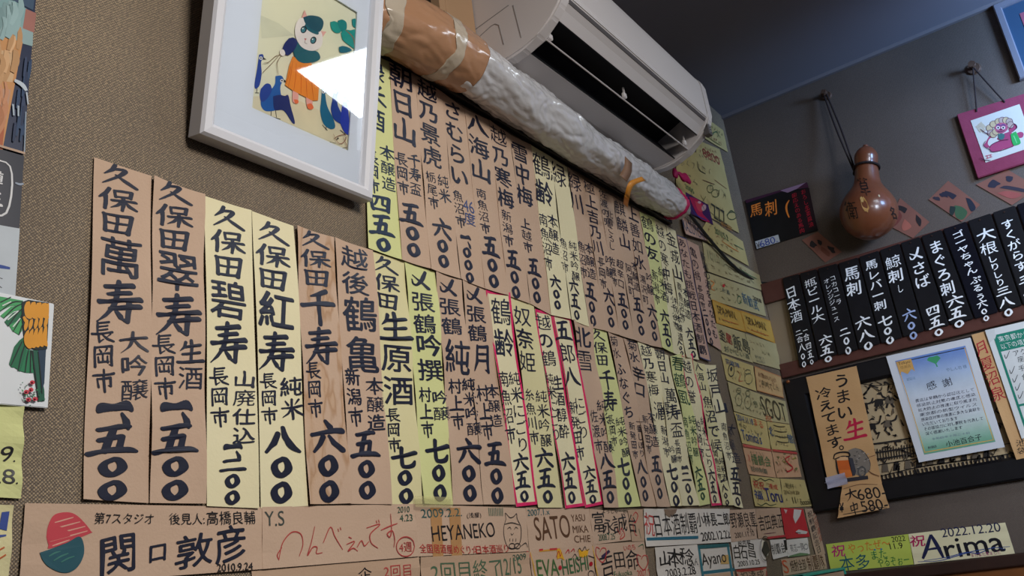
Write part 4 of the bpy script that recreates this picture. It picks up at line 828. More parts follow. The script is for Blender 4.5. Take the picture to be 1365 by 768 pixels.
for i, x in enumerate((134, 160, 190, 216, 246)): ban([(x+6, 206-i*4), (x+22, 200-i*4), (x+20, 236-i*4), (x+4, 262-i*4), (x-2, 240-i*4)])
ban([(124, 186), (136, 180), (152, 206), (136, 214)])
for i, x in enumerate((136, 160, 186, 212, 238)): ban([(x+8, 268-i*5), (x+24, 258-i*5), (x+24, 310), (x+44-i*4, 352-i*4), (x+24, 364-i*3), (x, 338), (x-4, 296)])
for k in range(60):
    x, y = rnd.gauss(165, 40), rnd.gauss(635, 30)
    if 80 < x < 250 and 545 < y < 688: q.st(z((x, y), (x+rnd.uniform(-12, 12), y+rnd.uniform(-9, 9))), 1.4, rnd.choice([BK, DG, LG, (36, 90, 60)]))
for x, y in ((174, 558), (140, 612), (152, 655), (190, 652), (166, 600)): q.el(*z((x, y))[0], 3.4, 2.8, (206, 58, 76)); q.el(*z((x-3, y+3))[0], 1.3, 1.1, (236, 120, 130))
q.done('painting')
q = Paper('price_note', 'yellow-green note with black figures 9 and 28 below the banana card', 'note', 'L', [(-60, 527), (30.5, 541), (27, 665), (-60, 660)], PAPER['yg'], .0022, curl=.003)
q.h_('9', 0, 606, 16.5, 605, 20, 'black', .03); q.el(18.5, 615, 1.2, 1.2, 'black'); q.h_('28', -16, 635, 18.5, 636, 20, 'black', .03); q.el(20.5, 645, 1.2, 1.2, 'black'); q.h_('2023', -55, 580, -6, 585, 18, 'black', .02); q.done()
q = Paper('message_card', 'yellow note with blue brush stroke at the bottom left corner', 'message card', 'L', [(-60, 670), (17.5, 674), (10, 785), (-60, 785)], PAPER['yel'], .002, curl=.002)
q.po([(2, 683), (12, 682), (8, 708), (-2, 705)], (52, 76, 152)); q.st([(-14, 712), (-3, 715), (7, 714)], 3.5, (52, 76, 152)); q.st([(-6, 736), (4, 730)], 2.5, (206, 106, 58)); q.st([(-6, 748), (6, 740)], 2.5, (206, 106, 58)); q.done()

# ================================================================== message cards under the strips
CARDS = 'message cards along the bottom of the left wall'
n_ = [0]
def card(label, quad, m, cat='message card', off=None, curl=.0012, name='message_card', grp=CARDS, pl='L', **k):
    n_[0] += 1
    return Paper(name, label, cat, pl, quad, PAPER[m] if isinstance(m, str) else m, off if off is not None else .0015+.0006*(n_[0] % 3), grp, curl=curl, seed=n_[0]*3, nu=8, nv=4, **k)
q = card('tan card with a red striped dome over a teal half disc, bottom left', [(33, 671), (348.7, 676), (348.7, 759), (24, 783)], 'tan')
q.po([(61, 716), (63, 702), (70, 688), (82, 683.5), (96, 684.5), (108, 693), (120.5, 708), (118, 712), (68, 731), (64, 726)], (206, 74, 84), True)
for a, b, c, d in ((72, 697, 97, 690), (68, 706, 106, 696), (66, 714, 113, 702), (66, 722, 116, 708), (69, 728, 92, 720)): q.st([(a, b), ((a+c)/2, (b+d)/2), (c, d)], 1.8, (226, 170, 150))
q.po([(52, 737), (70, 731), (90, 723), (104, 715.5), (110, 722), (111, 738), (104, 754), (92, 763), (78, 763), (62, 755), (55, 746)], (40, 88, 100), True)
for a, b, c, d in ((64, 742, 80, 735), (70, 748, 90, 738), (80, 750, 98, 742)): q.st([(a, b), ((a+c)/2, (b+d)/2-1), (c, d)], 2.2, (64, 122, 112))
q.h_('第7スタジオ', 125, 691, 204, 692, 15, 'black', .012); q.h_('後見人:', 225, 692, 272, 692, 15, 'black', .012); q.h_('高橋良輔', 275, 691, 339, 690, 18, 'black', .012)
q.v_('関', 157, 708, 157, 770, 52, 'ink', .022); q.v_('口', 209.5, 722, 209.5, 751, 26, 'ink', .03); q.v_('敦', 258, 709, 258, 759, 50, 'ink', .022); q.v_('彦', 307, 698, 307, 753, 42, 'ink', .018); q.h_('2010.9.24', 288, 757.5, 335, 755, 10, 'black', .02); q.done()
q = card('tan card with one long line of thin red handwriting, bottom middle-left', [(349, 676), (552.6, 672), (557, 742), (349, 759)], 'tan')
q.h_('Y.S', 352, 692, 378, 691, 20, (70, 76, 70), .0)
RD = (184, 72, 68)
q.st([(371, 746), (376, 724), (388, 710), (400, 712), (403, 726), (398, 742)], 1.8, RD); q.st([(371, 747), (369, 740), (375, 730)], 1.8, RD)
q.st([(419, 702), (414, 724), (409, 741), (416, 730), (422, 730), (421, 738), (429, 737)], 1.8, RD); q.st([(430, 724), (440, 703), (446, 716), (456, 733)], 1.8, RD); q.st([(450, 705), (451, 709)], 1.6, RD); q.st([(453, 703), (454, 707)], 1.6, RD)
q.st([(464, 716), (468, 718)], 1.6, RD); q.st([(461, 726), (472, 722), (463, 735), (470, 731), (476, 735)], 1.8, RD); q.st([(475, 730), (481, 721), (485, 728), (491, 722)], 1.8, RD); q.st([(488, 704), (506, 699), (493, 712), (494, 724), (503, 731)], 1.8, RD); q.st([(501, 694), (502, 698)], 1.5, RD); q.st([(504, 693), (505, 697)], 1.5, RD)
q.st([(507, 707), (518, 702), (529, 698)], 1.8, RD); q.st([(520, 685), (521, 704), (519, 716), (515, 712), (522, 708), (525, 720), (524, 730)], 1.8, RD)
q.ring(539.5, 729, 12, 13, 1.6, RD); q.h_('4週', 531, 730, 548, 729, 13, RD, .002); q.h_('2010', 529, 680, 545, 679, 8, (58, 92, 76), .006); q.h_('4.23', 532, 691, 549, 690, 9, (58, 92, 76), .006); q.done()
q = card('plain tan card cut off by the lower edge, with small red writing at its right', [(335, 761), (558, 742.5), (561, 800), (335, 812)], 'tan2')
q.h_('2回目', 511, 763, 547, 760, 16, RD, .008); q.h_('企', 477, 766, 495, 764, 17, 'black', .01); q.done()
q = card('tan card with big pen capitals, a doodled kitten and two yellowed tape bands', [(553, 672), (700.7, 677.6), (705, 735), (557.5, 742)], 'tan', curl=0)
for x in (573, 598): q.po([(x, 677), (x+15, 677), (x+18, 745-2*(x > 590)), (x+4, 744)], (190, 142, 92))
q.h_('2009.2.2.', 561, 685, 615, 683, 11, (46, 92, 92), .008); q.h_('HEYANEKO', 575, 712, 659, 706, 20, 'black', .004); q.h_('(浅屋)', 622, 688, 641, 687, 8, 'black', .004)
for k in range(9): q.st([(651+k*2.3, 677+.5*(k % 2)), (652+k*2.2, 688)], 1.4, (56, 110, 92))
q.h_('全国居酒屋めぐり☆', 559, 731, 636, 733, 12, (190, 62, 56), .004); q.h_('日本酒巡り', 634, 733, 677, 731, 11, (190, 62, 56), .004)
q.st([(674, 692), (673, 684), (679, 690), (684, 689), (688, 685), (689, 692), (694, 704), (693, 722), (686, 731), (677, 730), (672, 718), (671, 704), (674, 692)], 1.2, 'black'); q.st([(672, 699), (682, 697), (692, 700)], 1.1, 'black'); q.st([(676, 705), (679, 703), (681, 706)], 1, 'black'); q.st([(685, 706), (687, 703), (690, 705)], 1, 'black'); q.st([(680, 711), (682, 713), (684, 711)], 1, 'black')
for x in (679, 683, 687): q.st([(x, 718), (x, 722)], 1, 'black')
q.ring(682, 728, 4, 3.5, 1, 'black'); q.ring(689, 728, 4, 3.5, 1, 'black'); q.st([(694, 728), (700, 724), (703, 730)], 1.1, 'black'); q.done()
q = card('tan card with large thin green writing, cut off by the lower edge', [(560, 743), (705, 736), (710, 800), (562, 800)], 'tan2')
q.h_('2回目終了', 574, 764, 668, 757, 26, (84, 110, 84), .0); q.h_('12/15', 667, 757, 694, 753, 22, (84, 110, 84), .0); q.h_('2009', 683, 744, 700, 742, 8, (70, 100, 84), .005); q.done()
q = card('tan card with four large brown capitals beside three short words', [(700, 677), (785, 678.5), (791.5, 726), (705, 734)], 'tan')
BR2 = (98, 66, 44)
q.h_('SATO', 712, 706, 759, 701, 30, BR2, .006); q.h_('YASU', 761, 691, 779, 690, 9, BR2, .01); q.h_('MIKA', 763, 706, 783, 705, 9, BR2, .01); q.h_('CHIE', 765, 719, 786, 718, 9, BR2, .01); q.h_("2007.1.x", 702, 684, 732, 682, 8, (60, 108, 112), .006); q.done()
q = card('tan card with three thin pen characters and a red scribble, right of the brown capitals', [(785, 678.5), (836, 683), (841, 720), (791, 726)], 'tan')
q.v_('富', 796, 680, 799, 713, 18, 'black', .0, N=70); q.v_('永', 809, 690, 812, 713, 17, 'black', .002, N=70); q.v_('誠', 824, 684, 828, 712, 19, 'black', .0, N=70); q.h_('2008.7.25', 797, 717, 819, 715, 8, (62, 98, 78), .006); q.st([(822, 704), (826, 712), (828, 704), (832, 714), (826, 719), (829, 711)], 1.6, 'red'); q.h_('よっしゃーと', 802, 682, 834, 682, 5, 'black', .0, N=50); q.done()
q = card('small tan card with red heart between the pen card and the white card', [(836.5, 680), (856, 679), (858.5, 721.5), (842, 722)], 'tan2')
q.v_('台', 841, 684, 844, 712, 12, 'black', .0, N=60); q.st([(843, 688), (847, 683), (850, 688), (846, 697), (841, 691)], 1.6, 'red'); q.st([(843, 698), (846, 712), (849, 714)], 1.6, 'red'); q.st([(851, 705), (854, 718)], 1.2, 'green'); q.done()
q = card('long white card with a teal underline and bold black brush name', [(857, 678.5), (971.5, 678.5), (973, 723), (860, 729)], 'white', curl=.002)
q.v_('祝', 864, 682, 866, 716, 14, (204, 76, 70), .012, N=80); q.h_('日本酒制覇', 872, 701, 928, 697, 27, 'black', .022); q.h_('小林長二郎', 928, 693, 971, 692, 16, 'black', .02); q.h_('2002.12.22', 934, 716, 972, 712, 10, 'black', .02); q.po([(861, 717), (930, 714.5), (930, 718.5), (861, 721)], (44, 112, 134)); q.po([(884, 679), (902, 678.8), (900, 684), (892, 690), (886, 686)], (140, 116, 96)); q.done()
q = card('white-tan card with brush name right of the long white card', [(972, 680), (1007, 678.5), (1008.5, 718.5), (973, 723)], 'tan')
q.h_('野瀬良重', 973, 694, 1007, 692, 18, 'black', .014); q.h_('2001.11.10', 979, 714, 1005, 711, 6, 'black', .008, N=60); q.h_('さん', 995, 707, 1003, 705, 6, 'black', .01, N=50); q.done()
q = card('tan card with thin name beside the red crane picture', [(1007, 678.5), (1039, 677), (1045, 715.5), (1010, 718.5)], 'tan2')
q.h_('吉田典正', 1011, 698, 1043, 694, 17, 'black', .008); q.po([(1022, 716), (1046, 713), (1046, 716), (1022, 719)], (190, 60, 64)); q.st([(1018, 712), (1026, 711), (1034, 710)], 1.2, (120, 80, 80)); q.done()
q = card('red card with white paper-crane shapes near the corner', [(1040, 677), (1070, 678.5), (1079, 715.5), (1047, 718.5)], mat('red_card', (196, 52, 58), .6, (184, 44, 50), 20))
q.po([(1058, 679), (1068, 680), (1066, 688), (1060, 698), (1057, 690)], (222, 214, 206)); q.po([(1060, 709), (1064, 706), (1076, 709), (1074, 712), (1064, 712)], (216, 208, 200)); q.po([(1044, 679), (1049, 680), (1047, 685)], (222, 196, 190)); q.st([(1060, 710), (1068, 711)], 1, 'black'); q.done('painting')
q = card('narrow tan card with vertical writing in the corner', [(1072, 678.5), (1085, 678), (1101, 738), (1087, 741)], 'tan2')
q.v_('祝制覇記念日', 1078, 681, 1092, 738, 7, 'black', .004, N=50); q.v_('二回達成', 1084, 684, 1095, 722, 5, (170, 84, 60), .002, N=44); q.done()
q = card('yellow-bordered tan card with green capitals and red hearts', [(705, 734), (788.5, 726), (796, 790), (712, 790)], 'tan')
q.st([(706, 736), (715, 775), (718, 790)], 3, (222, 172, 70)); q.st([(789, 728), (793, 750), (797, 780)], 3, (222, 172, 70)); q.po([(718, 734), (746, 731), (746, 733.5), (718, 736)], (222, 160, 60))
for x in (718, 732, 737): q.po([(x, 733-(x-705)*.06), (x+5, 732.5-(x-705)*.06), (x+5, 735-(x-705)*.06), (x, 735.5-(x-705)*.06)], (200, 50, 60))
q.st([(701, 735), (705, 738), (706, 744)], 1.8, 'red'); q.po([(742, 732), (747, 733), (752, 747), (746, 744), (742, 746)], (232, 172, 44)); q.po([(770, 732), (776, 735), (784, 732), (782, 742), (772, 744)], (236, 176, 40))
for P in ([(741, 743), (744, 735), (746, 742), (748, 736)], [(753, 738), (757, 733), (758, 738)], [(760, 736), (764, 732), (765, 736)]): q.st(P, 1.5, 'crimson')
for P in ([(769, 736), (772, 731), (775, 735), (779, 729), (781, 734), (785, 732)], [(762, 744), (766, 739), (770, 747), (775, 742)], [(783, 741), (791, 744)]): q.st(P, 1.3, 'black')
q.h_('EVA', 715, 758, 744, 756, 22, (76, 116, 66), .014); q.h_('HEISHI', 749, 757, 783, 750, 20, (66, 112, 72), .006); q.el(746, 757, 2.2, 3, 'crimson'); q.el(787, 752, 2.4, 3, 'crimson'); q.ring(787, 766, 4, 5, 1.2, 'black'); q.done()
q = card('tan card with two big red heart outlines around a thin pen name', [(789, 726), (858, 721.5), (868, 790), (797, 790)], 'tan')
q.h_('吉', 800, 755, 817, 751, 30, 'black', .0); q.h_('田', 819, 748, 832, 746, 20, 'black', .002); q.h_('命', 834, 748, 851, 744, 26, 'black', .0)
q.po([(801, 741), (811, 733), (813, 736), (802, 745)], (60, 44, 80))
for cx, cy in ((801, 738), (856, 748)):
    q.st([(cx-2, cy-6), (cx-7, cy-8), (cx-7, cy+2), (cx+1, cy+12), (cx+6, cy+4), (cx+6, cy-6), (cx+1, cy-7), (cx-2, cy-2)], 1.7, 'red')
q.h_('いのち', 831, 731, 846, 729, 7, 'red', .004, N=60); q.h_('Fukuoka', 818, 766, 842, 763, 7, (84, 116, 84), .002, N=60); q.h_('2007.5', 849, 765, 865, 763, 8, 'red', .006, N=60); q.st([(850, 729), (856, 726), (857, 733)], 1.2, 'green'); q.done()
q = card('white card with bold brush name and date, left of the teal-bordered card', [(872, 730), (928.5, 726), (935, 785), (878, 788)], 'white', curl=.002)
q.v_('山', 884, 734, 887, 756, 17, 'black', .02, N=80); q.v_('本', 898, 731, 900, 757, 19, 'black', .02, N=80); q.v_('稔', 914, 729, 916, 756, 19, 'black', .018, N=80); q.h_('さん', 918, 751, 931, 748, 9, 'black', .012, N=60); q.h_('2003.2.28', 887, 765, 926, 760, 10, 'black', .01); q.done()
q = card('white card with teal borders and looping pen script', [(928.5, 727), (971.5, 725), (980, 783), (936, 786)], 'white')
q.po([(929, 727), (971, 724.5), (972, 729), (930, 732)], (44, 104, 108)); q.po([(929, 728), (932, 728), (940, 784), (937, 785)], (60, 128, 140)); q.po([(968, 726), (971, 726), (979, 783), (976, 783)], (60, 128, 140)); q.po([(934, 762), (978, 757), (979, 761), (935, 766)], (50, 118, 134)); q.po([(936, 767), (978, 762), (981, 783), (938, 785)], (206, 170, 140)); q.po([(962, 740), (970, 740), (971, 752), (960, 752)], (214, 176, 110))
q.h_('Ayano', 935, 749, 967, 744, 19, 'black', .006); q.done()
q = card('white card with wobbly pen characters, left of the oval badge', [(974, 723), (1016, 717), (1022, 755), (979, 759)], 'white')
q.v_('白', 980, 725, 983, 747, 11, 'black', .004, N=60); q.v_('石', 989, 724, 992, 747, 12, 'black', .004, N=60); q.v_('昌', 1000, 722, 1003, 745, 11, 'black', .01, N=60); q.h_('2003.10.25', 983, 752, 1012, 749, 6, 'black', .008, N=50); q.h_('祝完飲', 983, 725, 1000, 722, 5, 'black', .0, N=44); q.done()
q = card('small white card with grey writing right of the oval badge', [(1026, 720), (1047, 718.5), (1050, 741), (1030, 746)], 'white')
q.h_('制覇会', 1028, 733, 1046, 730, 12, (70, 70, 70), .006, N=60); q.po([(1044, 720), (1047, 720), (1049, 733), (1046, 734)], 'black'); q.done()
q = card('small white card with faint grey writing beside the corner card', [(1048, 720), (1076, 717), (1079, 738.5), (1050, 742.5)], 'white')
q.h_('有志一同', 1053, 731, 1071, 729, 9, (110, 104, 104), .004, N=60); q.ring(1074, 729, 2.4, 3.4, 1, (90, 90, 90)); q.po([(1052, 741), (1066, 737), (1076, 738), (1078, 740), (1050, 743)], (110, 140, 100)); q.done()
q = card('orange-tan card with dense brown scribbled characters, low in the corner', [(1041, 746), (1099, 738), (1102, 758), (1044, 768)], 'tan2')
q.h_('S', 1043, 756, 1050, 755, 15, (206, 84, 50), .012); q.h_('焼酎全部', 1053, 755, 1074, 752, 13, (70, 50, 40), .008, N=60); q.h_('制覇隊', 1076, 752, 1098, 748, 16, (90, 50, 40), .01, N=60); q.done()
q = card('red-bordered tan card cut off by the lower edge near the oval badge', [(981, 760), (1021, 756), (1023, 785), (985, 788)], 'tan2')
q.bw = .006; q.border(3, (176, 62, 56), 'red_border'); q.h_('祝達成', 987, 770, 1018, 766, 12, 'black', .012, N=60); q.done()
# oval badge
b0 = at('L', *W('L', 1020, 731, .004), .004); bm = bmesh.new(); r = bmesh.ops.create_cone(bm, segments=32, cap_ends=True, radius1=1, radius2=.92, depth=1)
for v in r['verts']: v.co = Vector((v.co.x*.016, -v.co.z*.003, v.co.y*.019))
o = from_bm('oval_badge', bm, mat('badge_cream', (206, 198, 176), .5), None, tuple(b0)); tag(o, 'small oval cream badge with a dark leaf mark, between two white cards', 'badge')
I = Ink('L', .0058); I.ring(1020, 731, 6.5, 16, 1.2, (80, 72, 60)); I.po([(1018, 722), (1022, 722), (1026, 734), (1021, 742), (1016, 733)], (60, 56, 50)); I.st([(1020, 720), (1021, 744)], 1.2, 'black'); I.build('emblem', o, tuple(b0))

# ================================================================== yellow cards beside the corner
YC = 'yellow cards stacked beside the corner'
def ycard(label, quad, m='aged', off=None, **k):
    q = card(label, quad, m, off=off, grp=YC, **k); big = abs(quad[1][0]-quad[0][0]) > 26
    scribble(q, quad, 3, 8 if big else 5, ((150, 132, 92), (128, 120, 84), (164, 120, 84)), .7, seed=n_[0])
    return q
q = ycard('yellow card right under the ceiling corner, partly behind the air conditioner', [(935, 152), (964, 174), (970, 203), (938, 184)]); q.st([(948, 180), (954, 176), (960, 184)], 1, 'green'); q.st([(940, 180), (950, 188), (960, 194)], 1, (120, 120, 60)); q.done()
q = ycard('yellow card with red figures below the topmost corner card', [(930, 187), (959, 199), (966, 226), (926, 212)]); q.h_('8800', 936, 203, 958, 215, 9, (160, 72, 60), .006, N=60); q.done()
q = ycard('large yellow sheet with three bold Z letters and a doodled head', [(902, 196), (963, 214), (985, 311), (900, 264)], off=.0030)
q.h_('ZZZ', 949, 281, 967, 292, 15, (70, 72, 60), .01, N=70); q.ring(975, 288, 6, 5, 1.1, (90, 100, 70)); q.st([(968, 287), (974, 281), (981, 287)], 1.1, (90, 100, 70)); q.st([(936, 240), (946, 244), (952, 246)], 1, 'brown'); q.ring(946, 252, 4, 5, .9, (110, 112, 70)); q.ring(953, 258, 5, 5, .9, (110, 112, 70)); q.st([(929, 215), (931, 226), (940, 232)], 1.2, (70, 72, 50)); q.st([(940, 262), (938, 276), (975, 304)], .8, (110, 112, 70)); q.st([(952, 240), (968, 252)], .7, (150, 90, 60)); q.h_('祝飲', 960, 298, 975, 306, 6, (190, 130, 70), .002, N=44); q.h_('2005', 912, 248, 924, 256, 5, (70, 120, 80), .004, N=44); q.done()
q = ycard('yellow card crossed by the cable, below the large yellow sheet', [(944, 290), (990, 322), (998, 355), (930, 316)]); q.h_('2010.5.2', 952, 307, 970, 318, 6, 'green', .006, N=50); q.st([(962, 322), (974, 330), (984, 336)], 1, 'orange'); q.st([(978, 326), (990, 333)], .8, 'green'); q.done()
q = ycard('greenish card with hatched lines, below the cable', [(936, 322), (1012, 367), (1017, 388), (941, 362)], 'aged2')
for k in range(8): q.st([(942+k*3, 333+k*1.6), (944+k*3, 346+k*1.4)], .8, (120, 140, 110))
q.st([(985, 358), (996, 366), (1008, 372)], 1, 'green'); q.st([(966, 352), (980, 362), (992, 366), (1004, 378)], 1.1, (70, 70, 50)); q.done()
q = ycard('pale yellow card with a small red heart and blue writing', [(941, 363), (1014, 389), (1021, 422), (947, 400)], 'aged2')
q.el(964, 381, 1.8, 2.2, 'red'); q.h_('新歓武', 989, 397, 1010, 408, 12, (70, 110, 130), .006, N=60); q.st([(946, 374), (951, 378), (947, 384), (952, 388)], 1.2, 'orange'); q.ring(985, 400, 2.6, 5, 1, 'green'); q.h_('お酒', 962, 386, 972, 391, 5, (110, 120, 110), .002, N=44); q.h_('2008', 1003, 397, 1014, 402, 4, 'black', .004, N=44); q.done()
for lab, Q, T in (('orange card with a printed frame, left one of the pair beside the corner', [(948.6, 399), (987, 415), (994, 443), (955, 431)], ((956, 412, 979, 421), (962, 426, 984, 433))),
                  ('orange card with a printed frame, right one of the pair beside the corner', [(987, 414), (1027, 428), (1033, 458), (994, 442)], ((995, 427, 1019, 436), (1000, 440, 1024, 448)))):
    q = ycard(lab, Q, 'orange'); q.bw = .004; a, b = T
    q.h_('SPA-MAN', a[0], a[1], a[2], a[3], 8, (104, 82, 40), .02, N=60); q.st([(b[0], b[1]), ((b[0]+b[2])/2, (b[1]+b[3])/2), (b[2], b[3])], 1, (200, 110, 50)); q.border(2, (206, 150, 60), 'printed_frame'); q.done()
q = ycard('yellow card with one red and three dark characters, under the orange pair', [(953, 431), (992, 444), (1003.5, 484), (962, 470)], 'aged2')
q.v_('金', 961, 439, 963, 456, 8, (60, 56, 50), .014, N=60); q.v_('星', 970, 444, 972, 459, 8, (176, 50, 50), .014, N=60); q.v_('飯', 980, 445, 984, 469, 10, (76, 80, 66), .004, N=60); q.v_('島', 992, 450, 995, 472, 10, (76, 80, 66), .004, N=60); q.h_('おいしい酒', 965, 465, 998, 476, 6, (100, 110, 90), .002, N=50); q.done()
q = ycard('nearly blank yellow card under the right orange card', [(993, 445), (1035, 458.6), (1040.5, 493), (1002, 482)], 'aged2'); q.h_('ありがとう', 1006, 475, 1018, 479, 4, (110, 116, 100), .002, N=44); q.h_('また来ます', 1008, 481, 1020, 484, 3, (110, 116, 100), .002, N=44); q.done()
q = ycard('yellow card with blue title and a circled face, left of the third row', [(961, 472), (1003.5, 488), (1008, 522), (968.4, 507)], 'aged'); q.ring(974, 494, 4, 8, 1.2, (70, 72, 60)); q.el(974, 492, 1.4, 3, (70, 72, 60)); q.h_('完飲隊', 966, 481, 985, 488, 6, (62, 92, 130), .006, N=50); q.st([(982, 494), (986, 500), (984, 508), (990, 508)], 1.2, (190, 110, 70)); q.ring(996, 496, 4, 3, .9, (110, 112, 80)); q.ring(997, 505, 5, 7, .9, (110, 112, 80)); q.done()
q = ycard('peach card with an orange outline in the third row by the corner', [(1005, 488), (1040.6, 502), (1044.5, 531), (1009, 521)], mat('peach_card', (206, 172, 122), .7, (190, 156, 106), 14)); q.bw = .003; q.border(2, (206, 140, 90), 'outline'); q.h_('お酒おいしい', 1010, 499, 1034, 508, 5, (130, 90, 60), .002, N=44); q.h_('最高でした', 1014, 510, 1038, 519, 5, (110, 100, 70), .002, N=44); q.done()
q = ycard('yellow card with three doodled faces left of the tall thin capitals', [(969.5, 509), (1011, 525), (1020, 561), (978, 548)], 'aged2')
for x in (984, 996): q.ring(x, 533+(x-984)*.3, 4.5, 8, .9, (110, 116, 84)); q.ring(x, 521+(x-984)*.3, 3, 3.5, .9, (110, 116, 84)); q.st([(x-2, 520), (x+2, 521)], .8, (90, 96, 70))
q.h_('参上', 1003, 538, 1016, 542, 8, (110, 116, 84), .002, N=50); q.done()
q = ycard('yellow card with four tall thin capitals', [(1011, 525), (1046.5, 535), (1052, 565), (1020, 561)], 'aged2'); q.h_('SGOT', 1014, 541, 1047, 551, 21, (80, 76, 56), .002); q.h_('祝', 1019, 557, 1028, 559, 6, (206, 110, 70), .01, N=44); q.done()
q = ycard('yellow card with a blue date and blue name in the fifth row', [(978, 549), (1021, 562), (1027, 599), (989, 591)], 'aged'); q.h_('2014.11.18', 981, 556, 1003, 563, 7, (52, 88, 136), .012, N=60); q.h_('まる', 1004, 562, 1016, 567, 8, (214, 110, 70), .008, N=50); q.h_("Tomita's", 988, 579, 1014, 586, 12, (52, 82, 124), .01, N=70); q.h_('参上!', 984, 566, 994, 569, 4, (70, 72, 60), .004, N=44); q.done()
q = ycard('yellow card with four dark ruled lines beside the blue date card', [(1022, 562), (1052, 566), (1061, 601), (1028, 599)], 'aged')
for k in range(4): q.st([(1030+k*1.5, 567+k*7), (1038+k*1.5, 569+k*7), (1046+k*1.5, 569+k*7)], 1.2, (70, 70, 54))
q.h_('北', 1024, 574, 1030, 576, 10, (52, 88, 130), .01, N=50); q.h_('旅', 1049, 584, 1057, 586, 10, (62, 98, 136), .006, N=50); q.done()
q = ycard('pinkish card with green writing in the sixth row', [(989, 592), (1027, 599), (1034, 637), (998, 632)], mat('pinkish_card', (206, 164, 128), .7, (192, 148, 112), 14)); q.po([(989, 592), (1027, 599), (1028, 602), (990, 596)], (190, 86, 76)); q.h_('播鶴会', 1001, 612, 1026, 616, 12, (92, 128, 80), .006, N=60); q.h_('銘柄制覇', 1000, 625, 1022, 629, 6, (90, 110, 90), .004, N=50); q.st([(996, 606), (998, 610), (997, 615)], 1.3, 'red'); q.done()
q = ycard('pinkish card with a red brush flourish and leafy scribbles', [(1028, 599), (1061, 603), (1068, 636), (1035, 637)], mat('pinkish_card', (206, 164, 128)))
for k in range(26):
    x, y = rnd.uniform(1033, 1061), rnd.uniform(605, 632); q.st([(x, y), (x+rnd.uniform(-3, 3), y+rnd.uniform(-4, 4))], 1.3, rnd.choice([(110, 132, 70), (176, 76, 60), (150, 146, 60), (90, 110, 70)]))
q.st([(1052, 608), (1046, 612), (1050, 618), (1056, 624), (1049, 629), (1046, 624)], 2.2, (200, 52, 56)); q.po([(1029, 599), (1061, 603), (1062, 606), (1029, 602)], (190, 76, 70)); q.done()
q = ycard('yellow card with red dots and bold blue capitals, lowest left of the corner cards', [(999.6, 634), (1038.7, 638), (1044.5, 677), (1006, 675)], 'aged')
q.h_('Toru', 1019, 659, 1041, 662, 14, (38, 50, 110), .03, N=70); q.h_('祝祝', 1003, 645, 1018, 648, 9, (196, 60, 56), .012, N=50); q.h_('福', 1004, 658, 1016, 661, 10, (52, 72, 126), .01, N=50); q.h_('達成', 1024, 648, 1036, 650, 6, (196, 70, 60), .01, N=44)
q.st([(1003, 638), (1008, 641), (1013, 638), (1019, 641), (1025, 639), (1031, 642)], 1.1, (70, 90, 60)); q.st([(1008, 671), (1014, 674), (1020, 671), (1026, 674), (1034, 672)], 1.1, (70, 90, 60)); q.done()
q = ycard('plain yellow card with faint writing, lowest right of the corner cards', [(1040, 638), (1072, 640), (1081.6, 675), (1044.5, 677)], 'aged'); q.h_('乾杯', 1046, 647, 1058, 649, 6, (110, 100, 60), .002, N=44); q.h_('11', 1056, 667, 1060, 667, 7, (80, 76, 50), .01, N=44); q.h_('ooooiii', 1066, 670, 1080, 669, 6, (80, 76, 50), .01, N=44); q.h_('2012.10.20', 1044, 656, 1064, 657, 4, (130, 116, 70), .004, N=44); q.done()
q = card('small tan tag with cut corners and pen capitals under the pipe end', [(908, 287), (938, 307), (943, 322), (913, 313)], 'pink', name='name_tag', cat='tag', off=.009, grp=None); q.h_('KAZUYORI', 910, 299, 938, 314, 11, (70, 84, 110), .002, N=70); q.h_("'17.6.20", 914, 291, 934, 303, 7, (70, 60, 60), .004, N=60); q.bw = .002; q.border(1, (110, 90, 80), 'inked_edge'); q.done()
q = Paper('art_print', 'small magenta and purple picture beside the pipe end', 'picture', 'L', [(914, 256), (944, 273), (951, 300), (918, 283)], mat('print_purple', (70, 36, 96), .4, (58, 28, 84), 20), .0052)
q.po([(918, 262), (930, 266), (940, 276), (936, 284), (946, 296), (934, 292), (926, 280)], (186, 34, 84), True); q.po([(926, 268), (934, 272), (936, 282), (930, 280)], (214, 72, 90), True); q.el(938, 277, 3, 4.4, (206, 170, 170), .3); q.el(932, 270, 2.4, 1.6, (210, 180, 180), .3); q.st([(936, 274), (940, 282)], 1.2, (40, 20, 60)); q.st([(920, 276), (930, 288), (942, 294)], 2, (60, 60, 140)); q.done('printing')
# teal-edged leaflet holder low in the corner
def holder():
    a, b = on_y(1066, 765, .752), on_y(1124, 757.5, .752); w = b[0]-a[0]; z1 = (a[2]+b[2])/2; root = empty('leaflet_holder', (a[0], .76, z1-.16)); l = tuple(root.location); tag(root, 'teal-edged leaflet holder peeping up at the lower edge in the corner', 'leaflet holder')
    t = mat('teal_plastic', (44, 168, 150), .35, (38, 154, 138), 8); bm = bmesh.new(); lx = np.array(l)
    x0, x1 = a[0], min(b[0], XR-.022); y0, y1 = .745, YL-.0005
    for p, q_ in (((x0, y0, z1-.007), (x1, y1, z1)), ((x0, y0, z1-.16), (x0+.006, y1, z1)), ((x1-.006, y0, z1-.16), (x1, y1, z1)), ((x0, y0, z1-.16), (x1, y1, z1-.152))): bm_box(bm, np.array(p)-lx, np.array(q_)-lx, .0015)
    from_bm('tray', bm, t, root); box('leaflet', (x0+.008, y0+.004, z1-.15), (x1-.008, y0+.006, z1-.009), PAPER['tan2'], root, l)
holder()

